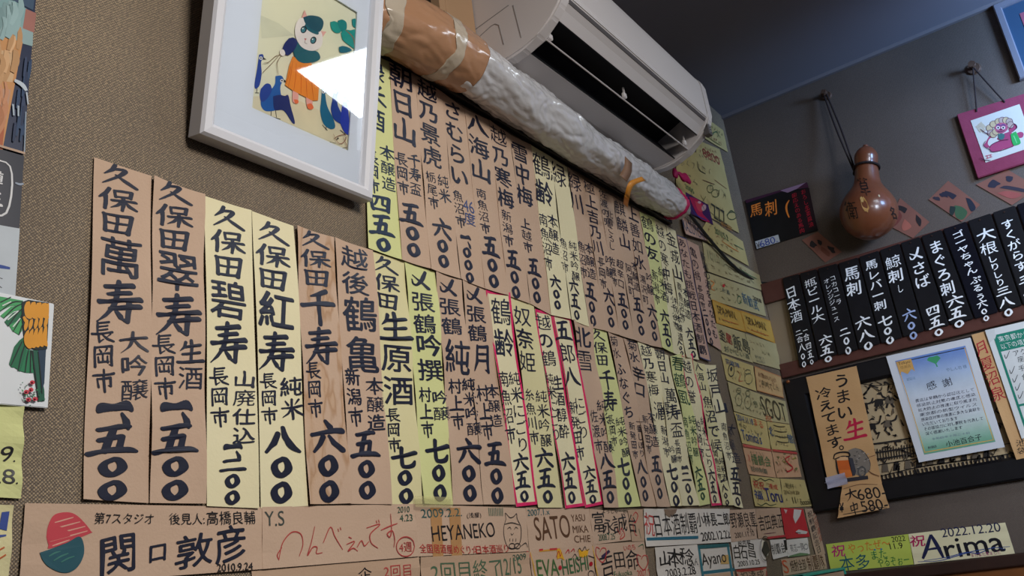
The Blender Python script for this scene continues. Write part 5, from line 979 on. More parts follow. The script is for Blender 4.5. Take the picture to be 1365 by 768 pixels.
# ================================================================== right wall: black menu plates on their rack
def rack():
    TL, BR_ = W('R', 1013, 386), W('R', 1045, 503); b1, b0 = CAMH+.832, CAMH+.522; root = empty('plate_rack', (XR, .79, b0)); l = tuple(root.location)
    tag(root, 'red-brown wooden rail rack carrying the black menu plates along the end wall', 'rack')
    pale = mat('lit_wall_tone', (150, 134, 112), .6, (138, 122, 102), 6, .7); ya, yb = YL-.002, -.06
    box('back_board', (XR-.006, ya, b0), (XR-.0005, yb, b1), pale, root, l)  # added panel, its pale tone stands for lit wall between the rails
    box('rail', (XR-.022, ya, CAMH+.762), (XR-.006, yb, b1-.004), M_REDWOOD, root, l, .003); box('rail', (XR-.022, ya, b0), (XR-.006, yb, CAMH+.566), M_REDWOOD, root, l, .003)
rack()
PLT = 'black menu plates on the rack'
pq = [((1042.5, 371), (1064, 365), (1090.5, 480), (1066, 490)), ((1065.5, 364.7), (1088, 358.5), (1115.5, 472.5), (1092, 479.5)), ((1089.5, 358), (1115.5, 351), (1143.5, 466), (1117, 473.5)), ((1117, 351), (1143, 343), (1173, 458), (1145, 466)),
      ((1144.5, 342.5), (1170.5, 334), (1202.5, 450), (1174.5, 458)), ((1172, 333.5), (1198.5, 324.5), (1232, 441), (1204, 449.5)), ((1200, 324), (1225.5, 315.5), (1265, 433.5), (1233.5, 441)), ((1227.5, 315), (1254.5, 306), (1297.5, 425), (1267, 433)),
      ((1256.5, 305.5), (1287.5, 295), (1330.5, 416), (1299.5, 425)), ((1289.5, 294.5), (1320.5, 284), (1362, 407), (1332.5, 415.5)), ((1322.5, 283.5), (1352.5, 273.5), (1394.5, 397), (1364, 406.5)), ((1354.5, 273), (1384, 263.5), (1428, 388), (1396.5, 396.5))]
LB = ['leftmost black menu plate, three white characters over two small price columns', 'second black menu plate from the left', 'black menu plate with two columns of small thin kana', 'fourth black menu plate from the left, large two-character heading', 'black menu plate just below the gourd, long kana dash in its text',
      'sixth black menu plate from the left, price in bluish chalk', 'black menu plate starting with a single cross-like mark', 'black menu plate below the diamond card with a green skirt', 'glossy black menu plate with running kana and small doubled price rings', 'third black menu plate from the right edge, two big characters on top',
      'second black menu plate from the right edge of the photo', 'black menu plate cut off by the right edge of the photo']
RUN = [[('日本酒', 1053, 382, 1063, 430, 17), ('二合', 1064, 440, 1067, 457, 11, 1), ('八〇〇', 1068, 457, 1072.5, 491, 12, 1), ('一合', 1073, 438, 1076, 455, 10, 1), ('四五〇', 1077, 456, 1083, 487, 10, 1)],
       [('瓶ビール大', 1079, 371, 1092, 430, 17), ('六五〇', 1099, 446, 1105, 484, 21, 1)],
       [('コカコーラ', 1109, 367, 1119, 406, 9), ('オレンジジュース', 1101, 371, 1116, 429, 9), ('二〇〇', 1125, 437, 1132, 474, 17, 1)],
       [('馬刺', 1134, 354, 1140, 395, 22), ('六八〇', 1148, 421, 1159, 468, 25, 1)],
       [('馬レバー刺', 1160, 346, 1175, 414, 18), ('七〇〇', 1178, 420, 1188, 460, 23, 1)],
       [('鯨刺', 1188.5, 340, 1196, 377, 22), ('し', 1199, 378, 1201, 391, 9), ('六〇〇', 1210, 411, 1219, 454, 22, 2)],
       [('〆さば', 1218, 331, 1232, 384, 22), ('四五〇', 1242, 407, 1253, 449, 25, 1)],
       [('まぐろ刺', 1245, 320, 1266, 394, 21), ('六五〇', 1271, 393, 1280, 438, 28, 1)],
       [('ゴーヤちゃん', 1275, 308, 1297, 366, 17), ('ぷるぅ', 1299, 368, 1308, 400, 16), ('六〇〇', 1307, 399, 1316, 429, 17, 1)],
       [('大根', 1312, 304, 1320, 340, 25), ('しりしり', 1321, 340, 1335, 382, 14), ('三八〇', 1336, 382, 1346, 423, 25, 1)],
       [('すくがらす', 1341, 292, 1363, 362, 19), ('三八〇', 1365, 366, 1378, 405, 24, 1)],
       [('豆腐', 1375, 285, 1386, 325, 22), ('三〇〇', 1398, 350, 1410, 385, 24, 1)]]
glossy = mat('black_lacquer_glossy', (26, 26, 34), .12, (22, 22, 29), 20, .5, spec=.6)
for i, (Q, lab, rr_) in enumerate(zip(pq, LB, RUN)):
    q = Paper('menu_plate', lab, 'menu plate', 'R', Q, glossy if i in (8, 11) else M_BLACK, .031, PLT, thick=.008, bevel=.0022, eps=.0004)
    for r in rr_:
        k = r[6] if len(r) > 6 else 0; q.v_(r[0], r[1], r[2], r[3], r[4], r[5], {0: 'white', 1: 'white', 2: 'bluewhite'}[k], .02 if r[5] > 12 else .010, k > 0, N=84 if r[5] > 12 else 54)
    o = q.done()
    # nail heads that hold the plate on the rails
    TL, TR, BR_, BL = q.Q
    for f in (.035, .965):
        c = (TL*(1-f)+BL*f+TR*(1-f)+BR_*f)/2; p = at('R', c[0], c[1], .0315)-q.loc; V, F = tube_data([p, p+np.array([-.0016, 0, 0])], .0022, 8); obj('nail', V, F, M_DKWOOD, o)

# ================================================================== horse-meat sign
q = Paper('menu_sign', 'black sign with orange brush characters and a 680 price label near the corner', 'menu sign', 'R', [(993, 267), (1076, 243), (1090, 307), (1008, 332.5)], M_BLACK, .006, thick=.004, bevel=.0006)
q.po([(993, 267), (1076, 243), (1078, 250), (1040, 256), (995, 271)], (70, 34, 58)); q.po([(1040, 254), (1074, 243.5), (1062, 252), (1050, 257)], (150, 120, 150))
q.po([(1054, 258), (1078.5, 250.5), (1089.5, 304), (1067, 310)], (36, 18, 26))
q.v_('馬', 1007, 270, 1009, 289, 18, 'orange', .022); q.v_('刺', 1027, 266, 1029, 289, 18, 'orange', .022); q.st([(1052, 267), (1048.5, 274), (1049, 282), (1052, 290)], 2.6, 'orange')
q.v_('歯応えのある馬肉', 1058, 257, 1070, 311, 7.5, (176, 30, 52), .012, N=60); q.v_('おろし生姜醤油', 1070, 252, 1082, 303, 7, (176, 30, 52), .012, N=60)
q.po([(1006.5, 322), (1037.5, 313), (1040, 322.5), (1009, 332)], (196, 200, 206)); q.h_('¥', 1008.5, 328, 1013.5, 326, 8, 'black', .01, N=60); q.h_('680.', 1013, 326, 1036, 318.5, 9, (44, 70, 160), .03, N=70); q.done()

# ================================================================== diamond cards of dancers
DIA = 'diamond-shaped dancer cards on the end wall'
dm = mat('terracotta_card', (136, 90, 76), .6, (120, 76, 64), 14, .8); BKD, GRN = (46, 40, 42), (66, 96, 68)
def diamond(lab, Q, dr):
    q = Paper('dancer_card', lab, 'picture card', 'R', Q, dm, .0025, DIA, thick=.0008)
    # drawings in unit card coordinates
    c = [np.array(p, float) for p in Q]; f = lambda u, v: tuple((c[0]*(1-u)+c[1]*u)*(1-v)+(c[3]*(1-u)+c[2]*u)*v)
    for P, col in dr: q.po([f(*p) for p in P], col, True)
    q.done('painting')
blob = lambda x, y, r, s=0: [(x+r*(1+.35*math.sin(k*2.1+s))*math.cos(k*.785), y+r*(1+.35*math.cos(k*1.7+s))*math.sin(k*.785)) for k in range(8)]
diamond('dull diamond card low on the wall left of the gourd', [(1069, 320), (1090, 309), (1122, 336), (1100, 350)], [(blob(.25, .3, .14), BKD), (blob(.6, .35, .10, 1), BKD), (blob(.75, .75, .13, 2), BKD), ([(.3, .6), (.5, .5), (.55, .8), (.35, .9)], (120, 70, 56))])
diamond('reddish diamond card half behind the gourd', [(1199.7, 264), (1239, 296), (1217, 317.5), (1183, 300)], [(blob(.2, .25, .12), BKD), ([(.1, .35), (.3, .5), (.25, .9), (.1, .8)], (120, 64, 56)), ([(.6, .1), (.8, .15), (.9, .4), (.7, .3)], BKD), ([(.4, .5), (.7, .6), (.6, .9), (.45, .8)], (172, 100, 84))])
diamond('diamond card with a green skirt, below the pink frame on its left', [(1264, 241), (1306.5, 273), (1282, 296), (1238, 266)], [(blob(.30, .38, .13), (48, 46, 60)), (blob(.18, .52, .10, 2), (48, 46, 60)), (blob(.12, .8, .08, 1), (56, 50, 60)), ([(.62, .12), (.74, .06), (.98, .2), (.98, .42), (.84, .34)], (40, 46, 60)), ([(.56, .62), (.72, .5), (.92, .55), (.97, .9), (.8, .96)], GRN), ([(.5, .74), (.62, .66), (.72, .98), (.62, .98)], (40, 52, 50))])
diamond('diamond card tucked under the lower edge of the pink frame', [(1301, 246), (1343, 226), (1384, 250), (1349, 273.5)], [(blob(.32, .22, .14), (50, 48, 62)), ([(.3, .4), (.5, .45), (.72, .85), (.62, .9), (.45, .62)], (56, 50, 62)), (blob(.75, .3, .10, 1), (50, 48, 62)), ([(.88, .7), (.98, .75), (.98, .98), (.84, .96)], GRN), ([(.1, .5), (.35, .6), (.5, .9), (.2, .85)], (160, 84, 78))])

# ================================================================== hooks, gourd
M_CORD = mat('dark_cord', (46, 34, 32), .8, (36, 26, 26), 80); M_HOOK = mat('brass_brown_hook', (98, 76, 62), .4, (84, 62, 50), 30, metal=.3)
def hook(px, py, lab, r=.016):
    p = at('R', *W('R', px, py), 0); root = empty('wall_hook', tuple(p)); tag(root, lab, 'hook')
    for nm, d0, d1, k in (('plate', .0005, .006, 1.0), ('stem', .006, .03, .3), ('knob', .03, .038, .55)):
        bm = bmesh.new(); bmesh.ops.create_cone(bm, segments=20, cap_ends=True, radius1=r*k, radius2=r*k*.85, depth=d1-d0)
        for v in bm.verts: x, y, z = v.co; v.co = Vector((-(z+(d0+d1)/2), x, y))
        bmesh.ops.bevel(bm, geom=[e for e in bm.edges if e.calc_face_angle(0) > .8], offset=.0012, segments=2, affect='EDGES'); from_bm(nm, bm, M_HOOK, root)
    return p
hk = hook(1102, 128, 'dark wall hook holding the cord of the gourd')
def gourd():
    Xg = XR-.090; U0, L0 = on_x(1154.5, 211, Xg), on_x(1158, 282.7, Xg); ax = U0-L0; d = np.linalg.norm(ax); ax /= d; fwd = lambda p: R.T @ (p-CAMP)
    s = -fwd(L0)[2]/FPX; rl, ru = 36.6*s, 14.6*s
    prof = [(-rl*1.02, 0), (-rl*1.0, .25*rl), (-rl*.93, .42*rl), (-rl*.75, .68*rl), (-rl*.45, .90*rl), (-rl*.1, 1.0*rl), (rl*.25, .97*rl), (rl*.6, .80*rl), (rl*.9, .58*rl), (rl*1.15, .46*rl), (d-ru*1.05, .40*rl), (d-ru*.7, .385*rl), (d-ru*.2, .41*rl), (d+ru*.25, .405*rl), (d+ru*.75, .31*rl), (d+ru*1.02, .19*rl), (d+ru*1.1, .10*rl), (d+ru*1.28, .085*rl), (d+ru*1.32, 0)]
    P = smooth_path([(a, b, 0) for a, b in prof], 4); s1 = np.cross(ax, [1, 0, 0]); s1 /= np.linalg.norm(s1); s2 = np.cross(ax, s1); V, F, n = [], [], 40
    for p in P:
        for k in range(n): a = 2*math.pi*k/n; V.append(ax*p[0]+(s1*math.cos(a)+s2*math.sin(a))*max(p[1], .0003))
    for i in range(len(P)-1):
        for k in range(n): F.append((i*n+k, i*n+(k+1) % n, (i+1)*n+(k+1) % n, (i+1)*n+k))
    m = mat('gourd_skin', (134, 78, 50), .3, (96, 52, 34), 7, .9, .08, 40, .5, coat=.3)
    root = empty('bottle_gourd', tuple(L0)); tag(root, 'varnished brown bottle gourd hanging by a cord above the black menu plates', 'gourd')
    obj('body', V, F, m, root, smooth=True)
    xs = np.array([p[0] for p in P]); rs = np.array([p[1] for p in P])
    def decal(ch, cx, cy, w, h, col, name, blobs=None):
        # writing laid on the skin: walk from the lens through the picture point to the surface
        G, Fc = glyph(ch, .02, 70) if ch else blobs; Vd = []
        for x, y in G:
            px, py = cx+(x-.5)*w+(y-.5)*h*-.28, cy-(y-.5)*h; dr = ray(px, py); dr = dr/np.linalg.norm(dr); t = np.linalg.norm(L0-CAMP)-rl*1.3
            for _ in range(60):
                q = CAMP+dr*t-L0; a = q @ ax; rad = np.linalg.norm(q-ax*a); g = rad-np.interp(a, xs, rs)
                if g < .0006: break
                t += max(g*.6, .0003)
            Vd.append(CAMP+dr*t-L0-dr*.0006)
        obj(name, Vd, Fc, ink(col), root)
    decal('草', 1152, 249, 15, 26, (40, 30, 28), 'inscription'); decal('衛', 1135, 280, 17, 26, (40, 30, 28), 'inscription'); decal('名', 1191, 284, 8, 18, (40, 30, 28), 'inscription')
    r2 = random.Random(3); pts = [(.5+(.36+.12*r2.random())*math.cos(t)*(.7), .5+(.36+.14*r2.random())*math.sin(t)) for t in [k*.45 for k in range(14)]]
    decal(None, 1153, 273, 15, 24, (198, 148, 84), 'worn_patch', (pts, [tuple(range(14))])); decal(None, 1149, 266, 7, 9, (206, 166, 104), 'worn_patch', (pts, [tuple(range(14))])); decal(None, 1172, 261, 4, 4, (206, 186, 150), 'worn_patch', (pts, [tuple(range(14))]))
    # cord: round the waist and up to the hook
    na = d-ru*.95; nr = .40*rl+.003; nk = L0+ax*na
    loop = [nk+(s1*math.cos(a)+s2*math.sin(a))*nr+ax*.006*math.sin(a) for a in [2*math.pi*k/24 for k in range(25)]]
    tube('waist_cord', loop, .0036, M_CORD, root, tuple(L0)) if False else None
    V, F = tube_data(loop, .0036, 8); obj('waist_cord', [v-L0 for v in V], F, M_CORD, root)
    side = nk+np.array([.01, nr, 0])*1.0; h0 = hk+np.array([-.02, 0, -.004])
    for k, off in ((0, .004), (1, -.004)):
        P2 = smooth_path([h0+np.array([0, off, .004]), h0+(side-h0)*.45+np.array([.006, off*1.6, -.004]), side+np.array([0, off*.4, 0])], 8); V, F = tube_data(P2, .0028, 8); obj('hanging_cord', [v-L0 for v in V], F, M_CORD, root)
    kb = bmesh.new(); bmesh.ops.create_uvsphere(kb, u_segments=10, v_segments=8, radius=.0085)
    for v in kb.verts: v.co += Vector(side-L0)
    from_bm('knot', kb, M_CORD, root, smooth=True)
gourd()

# ================================================================== pink hanging picture
hk2 = hook(1298, 92, 'brass-brown wall hook holding the cord of the pink frame', .018)
def pink_picture():
    off = .014; Q = [W('R', x, y, off) for x, y in ((1275, 152.5), (1390, 117), (1421, 200), (1303, 237.5))]; O = at('R', *Q[3], off); root = empty('hanging_picture', tuple(O)); tag(root, 'pink-framed square painting of a reclining lion-dog hung from a cord', 'hanging picture')
    pm = mat('pink_felt_frame', (142, 60, 84), .85, (124, 48, 70), 30, .8, .15, 200); n = len(Q)
    def plate(name, Q2, d0, d1, m, bev):
        V = [at('R', *q, d) - O for d in (d1, d0) for q in Q2]; F = [(0, 3, 2, 1), (4, 5, 6, 7)]+[(i, (i+1) % 4, 4+(i+1) % 4, 4+i) for i in range(4)]
        bm = bmesh.new(); vs = [bm.verts.new(v) for v in V]
        for f in F: bm.faces.new([vs[i] for i in f])
        if bev: bmesh.ops.bevel(bm, geom=list(bm.edges), offset=bev, segments=2, affect='EDGES')
        return from_bm(name, bm, m, root)
    plate('frame', Q, .001, off, pm, .002)
    A = [W('R', x, y, off) for x, y in ((1294, 161), (1359, 139), (1379, 195), (1314, 217))]
    art = plate('painting', A, off-.0005, off+.0012, mat('painting_paper', (206, 204, 196), .5, (196, 194, 186), 8), 0)
    I = Ink('R', off+.0012, eps=.0003); z = lambda *p: [(1265+x*.1692, 120+y*.1693) for x, y in p]
    MG, OUT, GY = (168, 70, 108), (84, 36, 66), (190, 178, 156)
    I.po(z((290, 410), (274, 440), (300, 456), (322, 448), (306, 424), (314, 392), (336, 372), (318, 366)), MG, True)
    I.po(z((318, 460), (340, 430), (400, 402), (460, 390), (506, 410), (512, 440), (480, 456), (430, 466), (380, 486), (334, 486)), MG, True); I.po(z((440, 340), (490, 330), (500, 380), (496, 420), (440, 420), (400, 400), (380, 380)), MG, True)
    I.po(z((470, 310), (510, 270), (534, 278), (536, 300), (500, 330), (476, 332)), MG, True); I.po(z((520, 350), (560, 330), (588, 342), (580, 372), (550, 376)), MG, True)
    for x, y in ((230, 290), (252, 270), (272, 290), (248, 316), (270, 318)): I.po([(a+.4*math.cos(k*.8)*r_, b+.4*math.sin(k*.8)*r_) for (a, b) in z((x, y)) for k, r_ in ((0, 9), (1, 6), (2, 9), (3, 6), (4, 9), (5, 6), (6, 9), (7, 6))], GY)
    for x, y in ((320, 300), (330, 340), (350, 350), (370, 330), (350, 270), (390, 250), (420, 240), (450, 240), (476, 250), (486, 276)): c = z((x, y))[0]; I.el(c[0], c[1], 4.6, 4.4, rnd.choice([(196, 176, 140), (206, 186, 156), (180, 160, 150)])); I.ring(c[0], c[1], 4.6, 4.4, .6, OUT)
    I.po(z((360, 290), (390, 262), (440, 262), (464, 290), (456, 320), (420, 342), (384, 336), (366, 318)), (176, 92, 120), True); I.po(z((386, 350), (420, 344), (440, 356), (430, 386), (396, 390)), (66, 110, 110), True)
    for x in (388, 428): c = z((x, 298))[0]; I.el(c[0], c[1], 2.6, 2.2, (222, 216, 210)); I.el(c[0], c[1], 1.2, 1.3, (30, 24, 34)); I.st([(c[0]-3.2, c[1]-2.6), (c[0], c[1]-4), (c[0]+3.2, c[1]-2.6)], 1.2, (60, 60, 130))
    I.st(z((380, 326), (410, 330), (440, 318)), 1, OUT); I.el(*z((410, 312))[0], 2, 1.4, (110, 50, 80))
    I.po(z((486, 350), (520, 330), (532, 336), (562, 400), (562, 424), (530, 436), (508, 434), (494, 396)), (52, 168, 88), True); I.st(z((510, 360), (536, 420)), 1.2, (120, 210, 140))
    for P in ([(290, 400), (274, 440), (320, 470), (340, 488), (400, 480), (470, 458), (512, 440)], [(470, 312), (512, 268), (536, 296), (500, 332)], [(318, 460), (340, 430), (400, 402), (470, 390)], [(250, 310), (290, 340), (320, 350)]): I.st(z(*P), .9, OUT)
    I.st(z((290, 520), (340, 508)), .9, (206, 90, 110)); I.st(z((294, 540), (342, 526)), .9, (206, 90, 110)); I.st(z((302, 516), (308, 542)), .9, (206, 90, 110)); I.st(z((328, 508), (334, 530)), .9, (206, 90, 110)); I.st(z((246, 534), (280, 552), (330, 556)), .9, (70, 40, 56))
    I.build('painted_lion_dog', art, tuple(O))
    h0 = hk2+np.array([-.026, 0, -.004])
    for x, y in ((1302, 149), (1339.5, 136.5)):
        e = at('R', *W('R', x, y, off), off+.001); V, F = tube_data(smooth_path([h0, (h0+e)/2+np.array([0, 0, -.001]), e], 6), .0022, 8); obj('cord', [v-O for v in V], F, M_CORD, root)
pink_picture()

# ================================================================== silver frame at the top right corner
def silver_frame():
    P0 = W('R', 1322.5, 6.5, .02); a0, b1 = P0; w, h = .40, .25; b0 = b1-h; O = at('R', a0, b0, 0); root = empty('framed_print', tuple(O)); tag(root, 'silver-framed print cut off by the top right corner of the photo', 'framed print')
    sm = mat('brushed_silver', (158, 156, 166), .35, (146, 144, 154), 20, .8, metal=.5); prof = [(0, .002), (0, .016), (.003, .02), (.017, .02), (.02, .014), (.02, .002)]; V, F = [], []; n = len(prof)
    for ca, cb, sa, sb in ((a0, b0, 1, 1), (a0+w, b0, -1, 1), (a0+w, b1, -1, -1), (a0, b1, 1, -1)): V += [at('R', ca+sa*i, cb+sb*i, d)-O for i, d in prof]
    for c in range(4):
        for k in range(n): F.append((c*n+k, c*n+(k+1) % n, ((c+1) % 4)*n+(k+1) % n, ((c+1) % 4)*n+k))
    bm = bmesh.new(); vs = [bm.verts.new(v) for v in V]
    for f in F: bm.faces.new([vs[i] for i in f])
    from_bm('frame', bm, sm, root)
    def pane(name, i, d, m, t=.001): p = at('R', a0+i, b0+i, d)-O; q = at('R', a0+w-i, b1-i, d-t)-O; return box(name, p, q, m, root)
    pane('mount', .018, .009, mat('print_blue_grey', (58, 84, 108), .25, (46, 70, 94), 4, .8, spec=.6)); pane('print', .055, .0105, mat('print_rose', (176, 96, 112), .4, (120, 66, 84), 18, .9))
silver_frame()

# ================================================================== black framed festival print with the sheets pinned over it
def festival_print():
    o_ = .026; c = [(1046, 503), (1430, 420), (1470, 620), (1087, 686)]; TL = W('R', *c[0], o_); BL = W('R', *c[3], o_); a0, b1, b0 = (TL[0]+BL[0])/2, CAMH+.512, CAMH+.122; a0 = -YL+.004; w, h = .92, b1-b0; O = at('R', a0, b0, 0)
    root = empty('framed_print', tuple(O)); tag(root, 'large black-framed ink print of a crowded festival behind the pinned sheets', 'framed print'); bw = .062; n = 6
    prof = [(0, .002), (0, .022), (.004, .026), (bw-.008, .026), (bw, .016), (bw, .002)]; V, F = [], []
    for ca, cb, sa, sb in ((a0, b0, 1, 1), (a0+w, b0, -1, 1), (a0+w, b1, -1, -1), (a0, b1, 1, -1)): V += [at('R', ca+sa*i, cb+sb*i*.95, d)-O for i, d in prof]
    for k4 in range(4):
        for k in range(n): F.append((k4*n+k, k4*n+(k+1) % n, ((k4+1) % 4)*n+(k+1) % n, ((k4+1) % 4)*n+k))
    bm = bmesh.new(); vs = [bm.verts.new(v) for v in V]
    for f in F: bm.faces.new([vs[i] for i in f])
    from_bm('frame', bm, M_BLACK, root)
    i2 = bw-.004; art = box('print', at('R', a0+i2, b0+i2, .004)-O, at('R', a0+w-i2, b1-i2, .009)-O, mat('ink_print_paper', (188, 166, 130), .7, (172, 148, 114), 8, .8), root)
    I = Ink('R', .009, eps=.0004); K = (38, 34, 34); G2 = (104, 92, 78); r2 = random.Random(12)
    def umb(x, y, r): 
        I.po([(x+r*math.cos(t), y-r*.62*math.sin(t)) for t in [math.pi*k/10 for k in range(11)]], (150, 132, 104)); I.st([(x+r*math.cos(t), y-r*.62*math.sin(t)) for t in [math.pi*k/8 for k in range(9)]], 1.4, K)
        for k in range(7): t = math.pi*(k+.5)/7; I.st([(x, y-r*.62), (x+r*math.cos(t), y-r*.5*math.sin(t)+1)], .7, K)
        I.st([(x-r, y), (x, y+2), (x+r, y)], 1.2, K)
    def man(x, y, s, f=1):
        I.el(x, y-s*1.55, s*.28, s*.32, (186, 160, 126)); I.po([(x-s*.3, y-s*1.7), (x, y-s*1.95), (x+s*.32, y-s*1.66), (x+s*.1, y-s*1.62)], K)
        I.po([(x-s*.4, y-s*1.2), (x+s*.35, y-s*1.25), (x+s*.5, y-s*.5), (x-s*.5, y-s*.45)], K if r2.random() < .6 else G2); I.st([(x+f*s*.3, y-s*1.1), (x+f*s*.8, y-s*1.3), (x+f*s*1.0, y-s*1.8)], s*.22, K); I.st([(x-f*s*.3, y-s*1.1), (x-f*s*.75, y-s*.8)], s*.2, K)
        I.st([(x-s*.2, y-s*.5), (x-s*.35, y)], s*.26, K); I.st([(x+s*.2, y-s*.5), (x+s*.5, y-s*.05)], s*.26, K)
    umb(1170, 512, 22); umb(1148, 498, 18); umb(1348, 470, 16)
    for x, y, s in ((1152, 552, 12), (1172, 548, 13), (1186, 544, 12), (1163, 578, 11), (1184, 575, 12), (1356, 500, 12), (1344, 540, 12), (1352, 575, 11)): man(x, y, s, r2.choice((-1, 1)))
    # drum tower: rails, posts and hatching
    for y in (590, 602, 611): I.st([(1148, y+4), (1180, y), (1222, y-7)], 2.4, K)
    for k in range(22): x = 1148+k*3.6; I.st([(x, 600-(x-1148)*.13+r2.random()*3), (x+2, 618-(x-1148)*.13)], 1.4, K)
    for k in range(54): x = 1170+k*5.4; I.st([(x, 634-(x-1170)*.16), (x+4, 648-(x-1170)*.17)], 2.2 if k % 3 else 3.4, K)
    for k in range(12): x = 1150+k*15; y = 628-(x-1150)*.14; I.po([(x-3, y-6), (x+3, y-7), (x+5, y+5), (x-4, y+6)], K if k % 2 else G2)
    I.st([(1150, 641), (1230, 622), (1330, 608), (1365, 600)], 1.6, K); I.st([(1150, 624), (1200, 615), (1260, 606), (1365, 588)], 1.4, K)
    for k in range(420):
        x = r2.uniform(1068, 1470); y = r2.uniform(500, 655)-(x-1068)*.16; I.st([(x, y), (x+r2.uniform(-5, 5), y+r2.uniform(-7, 7)), (x+r2.uniform(-8, 8), y+r2.uniform(-8, 8))], r2.uniform(.8, 2.4), K if r2.random() < .78 else G2)
    for k in range(10): x = 1072+k*1.3; y = 540+k*9; I.po([(x-6, y), (x+10, y-3), (x+12, y+4), (x-4, y+6)], K if k % 2 else G2)
    I.build('ink_drawing', art, tuple(O))
    s = bmesh.new(); bmesh.ops.create_uvsphere(s, u_segments=12, v_segments=8, radius=.006); p = at('R', *W('R', 1050.5, 509, .027), .027)-O
    for v in s.verts: v.co += Vector(p)
    from_bm('corner_stud', s, mat('copper_stud', (150, 92, 56), .35, metal=.6), root, smooth=True)
festival_print()
q = Paper('menu_sheet', 'tan sheet with red and black brush writing and a beer mug drawing', 'menu sheet', 'R', [(1075, 503), (1141.8, 488), (1176, 644.4), (1105.6, 650)], PAPER['wrap'], .0285, curl=.003)
q.v_('うまい', 1121, 497, 1127, 560, 23, 'black', .02); q.v_('生', 1138, 557, 1141, 587, 30, (196, 34, 70), .026); q.v_('冷えてます', 1096, 516, 1115, 598, 22, 'black', .02); q.ring(1122, 597, 2.6, 2.6, 1.3, 'black')
z = lambda *p: [(1090+x*.15625, 580+y*.15625) for x, y in p]
q.po(z((264, 130), (320, 112), (380, 132), (424, 180), (450, 240), (446, 300), (410, 330), (330, 340), (290, 250)), (136, 126, 116), True); q.st(z((320, 112), (380, 132), (424, 180), (450, 240), (446, 300)), 1, (70, 66, 66))
for k in range(26): x, y = rnd.uniform(300, 430), rnd.uniform(140, 310); q.st(z((x, y), (x+16, y+rnd.uniform(-14, 14))), 1.2, rnd.choice([(176, 168, 160), (80, 76, 76)]))
q.po(z((166, 216), (266, 208), (302, 352), (196, 372)), (214, 104, 44)); q.po(z((166, 190), (262, 184), (266, 214), (166, 220)), (222, 176, 130)); q.po(z((192, 300), (290, 296), (302, 352), (196, 372)), (226, 124, 56))
q.st(z((140, 206), (150, 166), (200, 148), (262, 150), (272, 182), (210, 184), (144, 208)), 2.2, 'black'); q.st(z((158, 210), (170, 290), (190, 372)), 2.2, 'black'); q.st(z((264, 186), (284, 270), (304, 350)), 2.2, 'black'); q.po(z((268, 190), (302, 200), (330, 310), (322, 346), (302, 346)), (64, 64, 74)); q.ring(*z((380, 312))[0], 5, 6, 2, (90, 88, 88)); q.po(z((130, 384), (430, 346), (434, 376), (150, 414)), (52, 50, 58)); q.po(z((60, 410), (190, 350), (200, 400), (120, 420)), (150, 150, 176)); q.st(z((430, 300), (470, 330), (530, 352)), 1.4, (120, 84, 60)); q.st(z((440, 190), (500, 170)), 1, (150, 110, 80)); q.done()
q = Paper('price_card', 'curled tan price card with 680 and 580 under the beer mug sheet', 'price card', 'R', [(1123, 647), (1175, 643), (1186, 677), (1117, 691)], PAPER['wrap'], .032, curl=.003)
q.po([(1117.5, 672), (1123, 651), (1126, 646), (1121, 646), (1114, 690)], PAPER['tan']) if False else None
q.v_('大', 1133, 651, 1137, 668, 16, 'black', .022, N=80); q.h_('680-', 1143, 660, 1180, 655, 15, 'black', .022, N=80); q.v_('¥', 1124, 667, 1125, 685, 9, 'black', .03, N=70); q.v_('中', 1137, 669, 1141, 686, 13, 'black', .02, N=70); q.h_('580-', 1148, 676, 1183, 671, 15, 'black', .022, N=80); q.st([(1124, 686), (1146, 682), (1166, 677), (1183, 677)], 1.2, 'black'); q.st([(1124, 652), (1146, 646), (1170, 646)], .9, (120, 84, 60)); q.done()
film2 = film.copy(); film2.name = 'clear_tape_film_white'; [setattr(n.inputs['Base Color'], 'default_value', (*lin((196, 194, 214)), 1)) for n in film2.node_tree.nodes if n.type == 'BSDF_PRINCIPLED']
for n in film2.node_tree.nodes:
    if n.type == 'MAP_RANGE': n.inputs[3].default_value = .3; n.inputs[4].default_value = .8
q = Paper('clear_tape', 'crumpled clear tape at the foot of the beer mug sheet', 'tape', 'R', [(1100, 637), (1126, 630), (1131, 645), (1104, 652)], film2, .0345, curl=.004)

q = Paper('poster_sheet', 'crumpled brown paper with red brush writing behind the certificate and green notice', 'sheet', 'R', [(1295, 446.5), (1330, 437), (1388, 606), (1355, 613)], PAPER['wrap'], .0275, curl=.004)
q.v_('月夏沼泉', 1305, 455, 1334, 535, 19, (176, 36, 52), .012); q.v_('池袋', 1360, 585, 1363, 606, 14, 'black', .01, N=70); q.done()
pq_ = Paper('certificate', 'laminated thank-you certificate with blue top, green foot and gold line border', 'certificate', 'R', [(1181, 475), (1293.5, 450), (1339.5, 596), (1225, 616.5)], mat('laminate_white', (216, 218, 224), .25, (208, 210, 217), 5, .6, spec=.5), .031, thick=.0012)
q = pq_; c = [np.array(p, float) for p in ((1181, 475), (1293.5, 450), (1339.5, 596), (1225, 616.5))]
f = lambda u, v: tuple((c[0]*(1-u)+c[1]*u)*(1-v)+(c[3]*(1-u)+c[2]*u)*v)
cols = [(110, 142, 206), (130, 158, 214), (152, 176, 220), (172, 192, 226), (184, 200, 224), (200, 212, 228), (210, 218, 230), (214, 220, 230), (214, 220, 228), (212, 220, 226), (208, 218, 222), (200, 216, 214), (184, 210, 200), (160, 198, 180), (132, 182, 156), (110, 168, 138)]
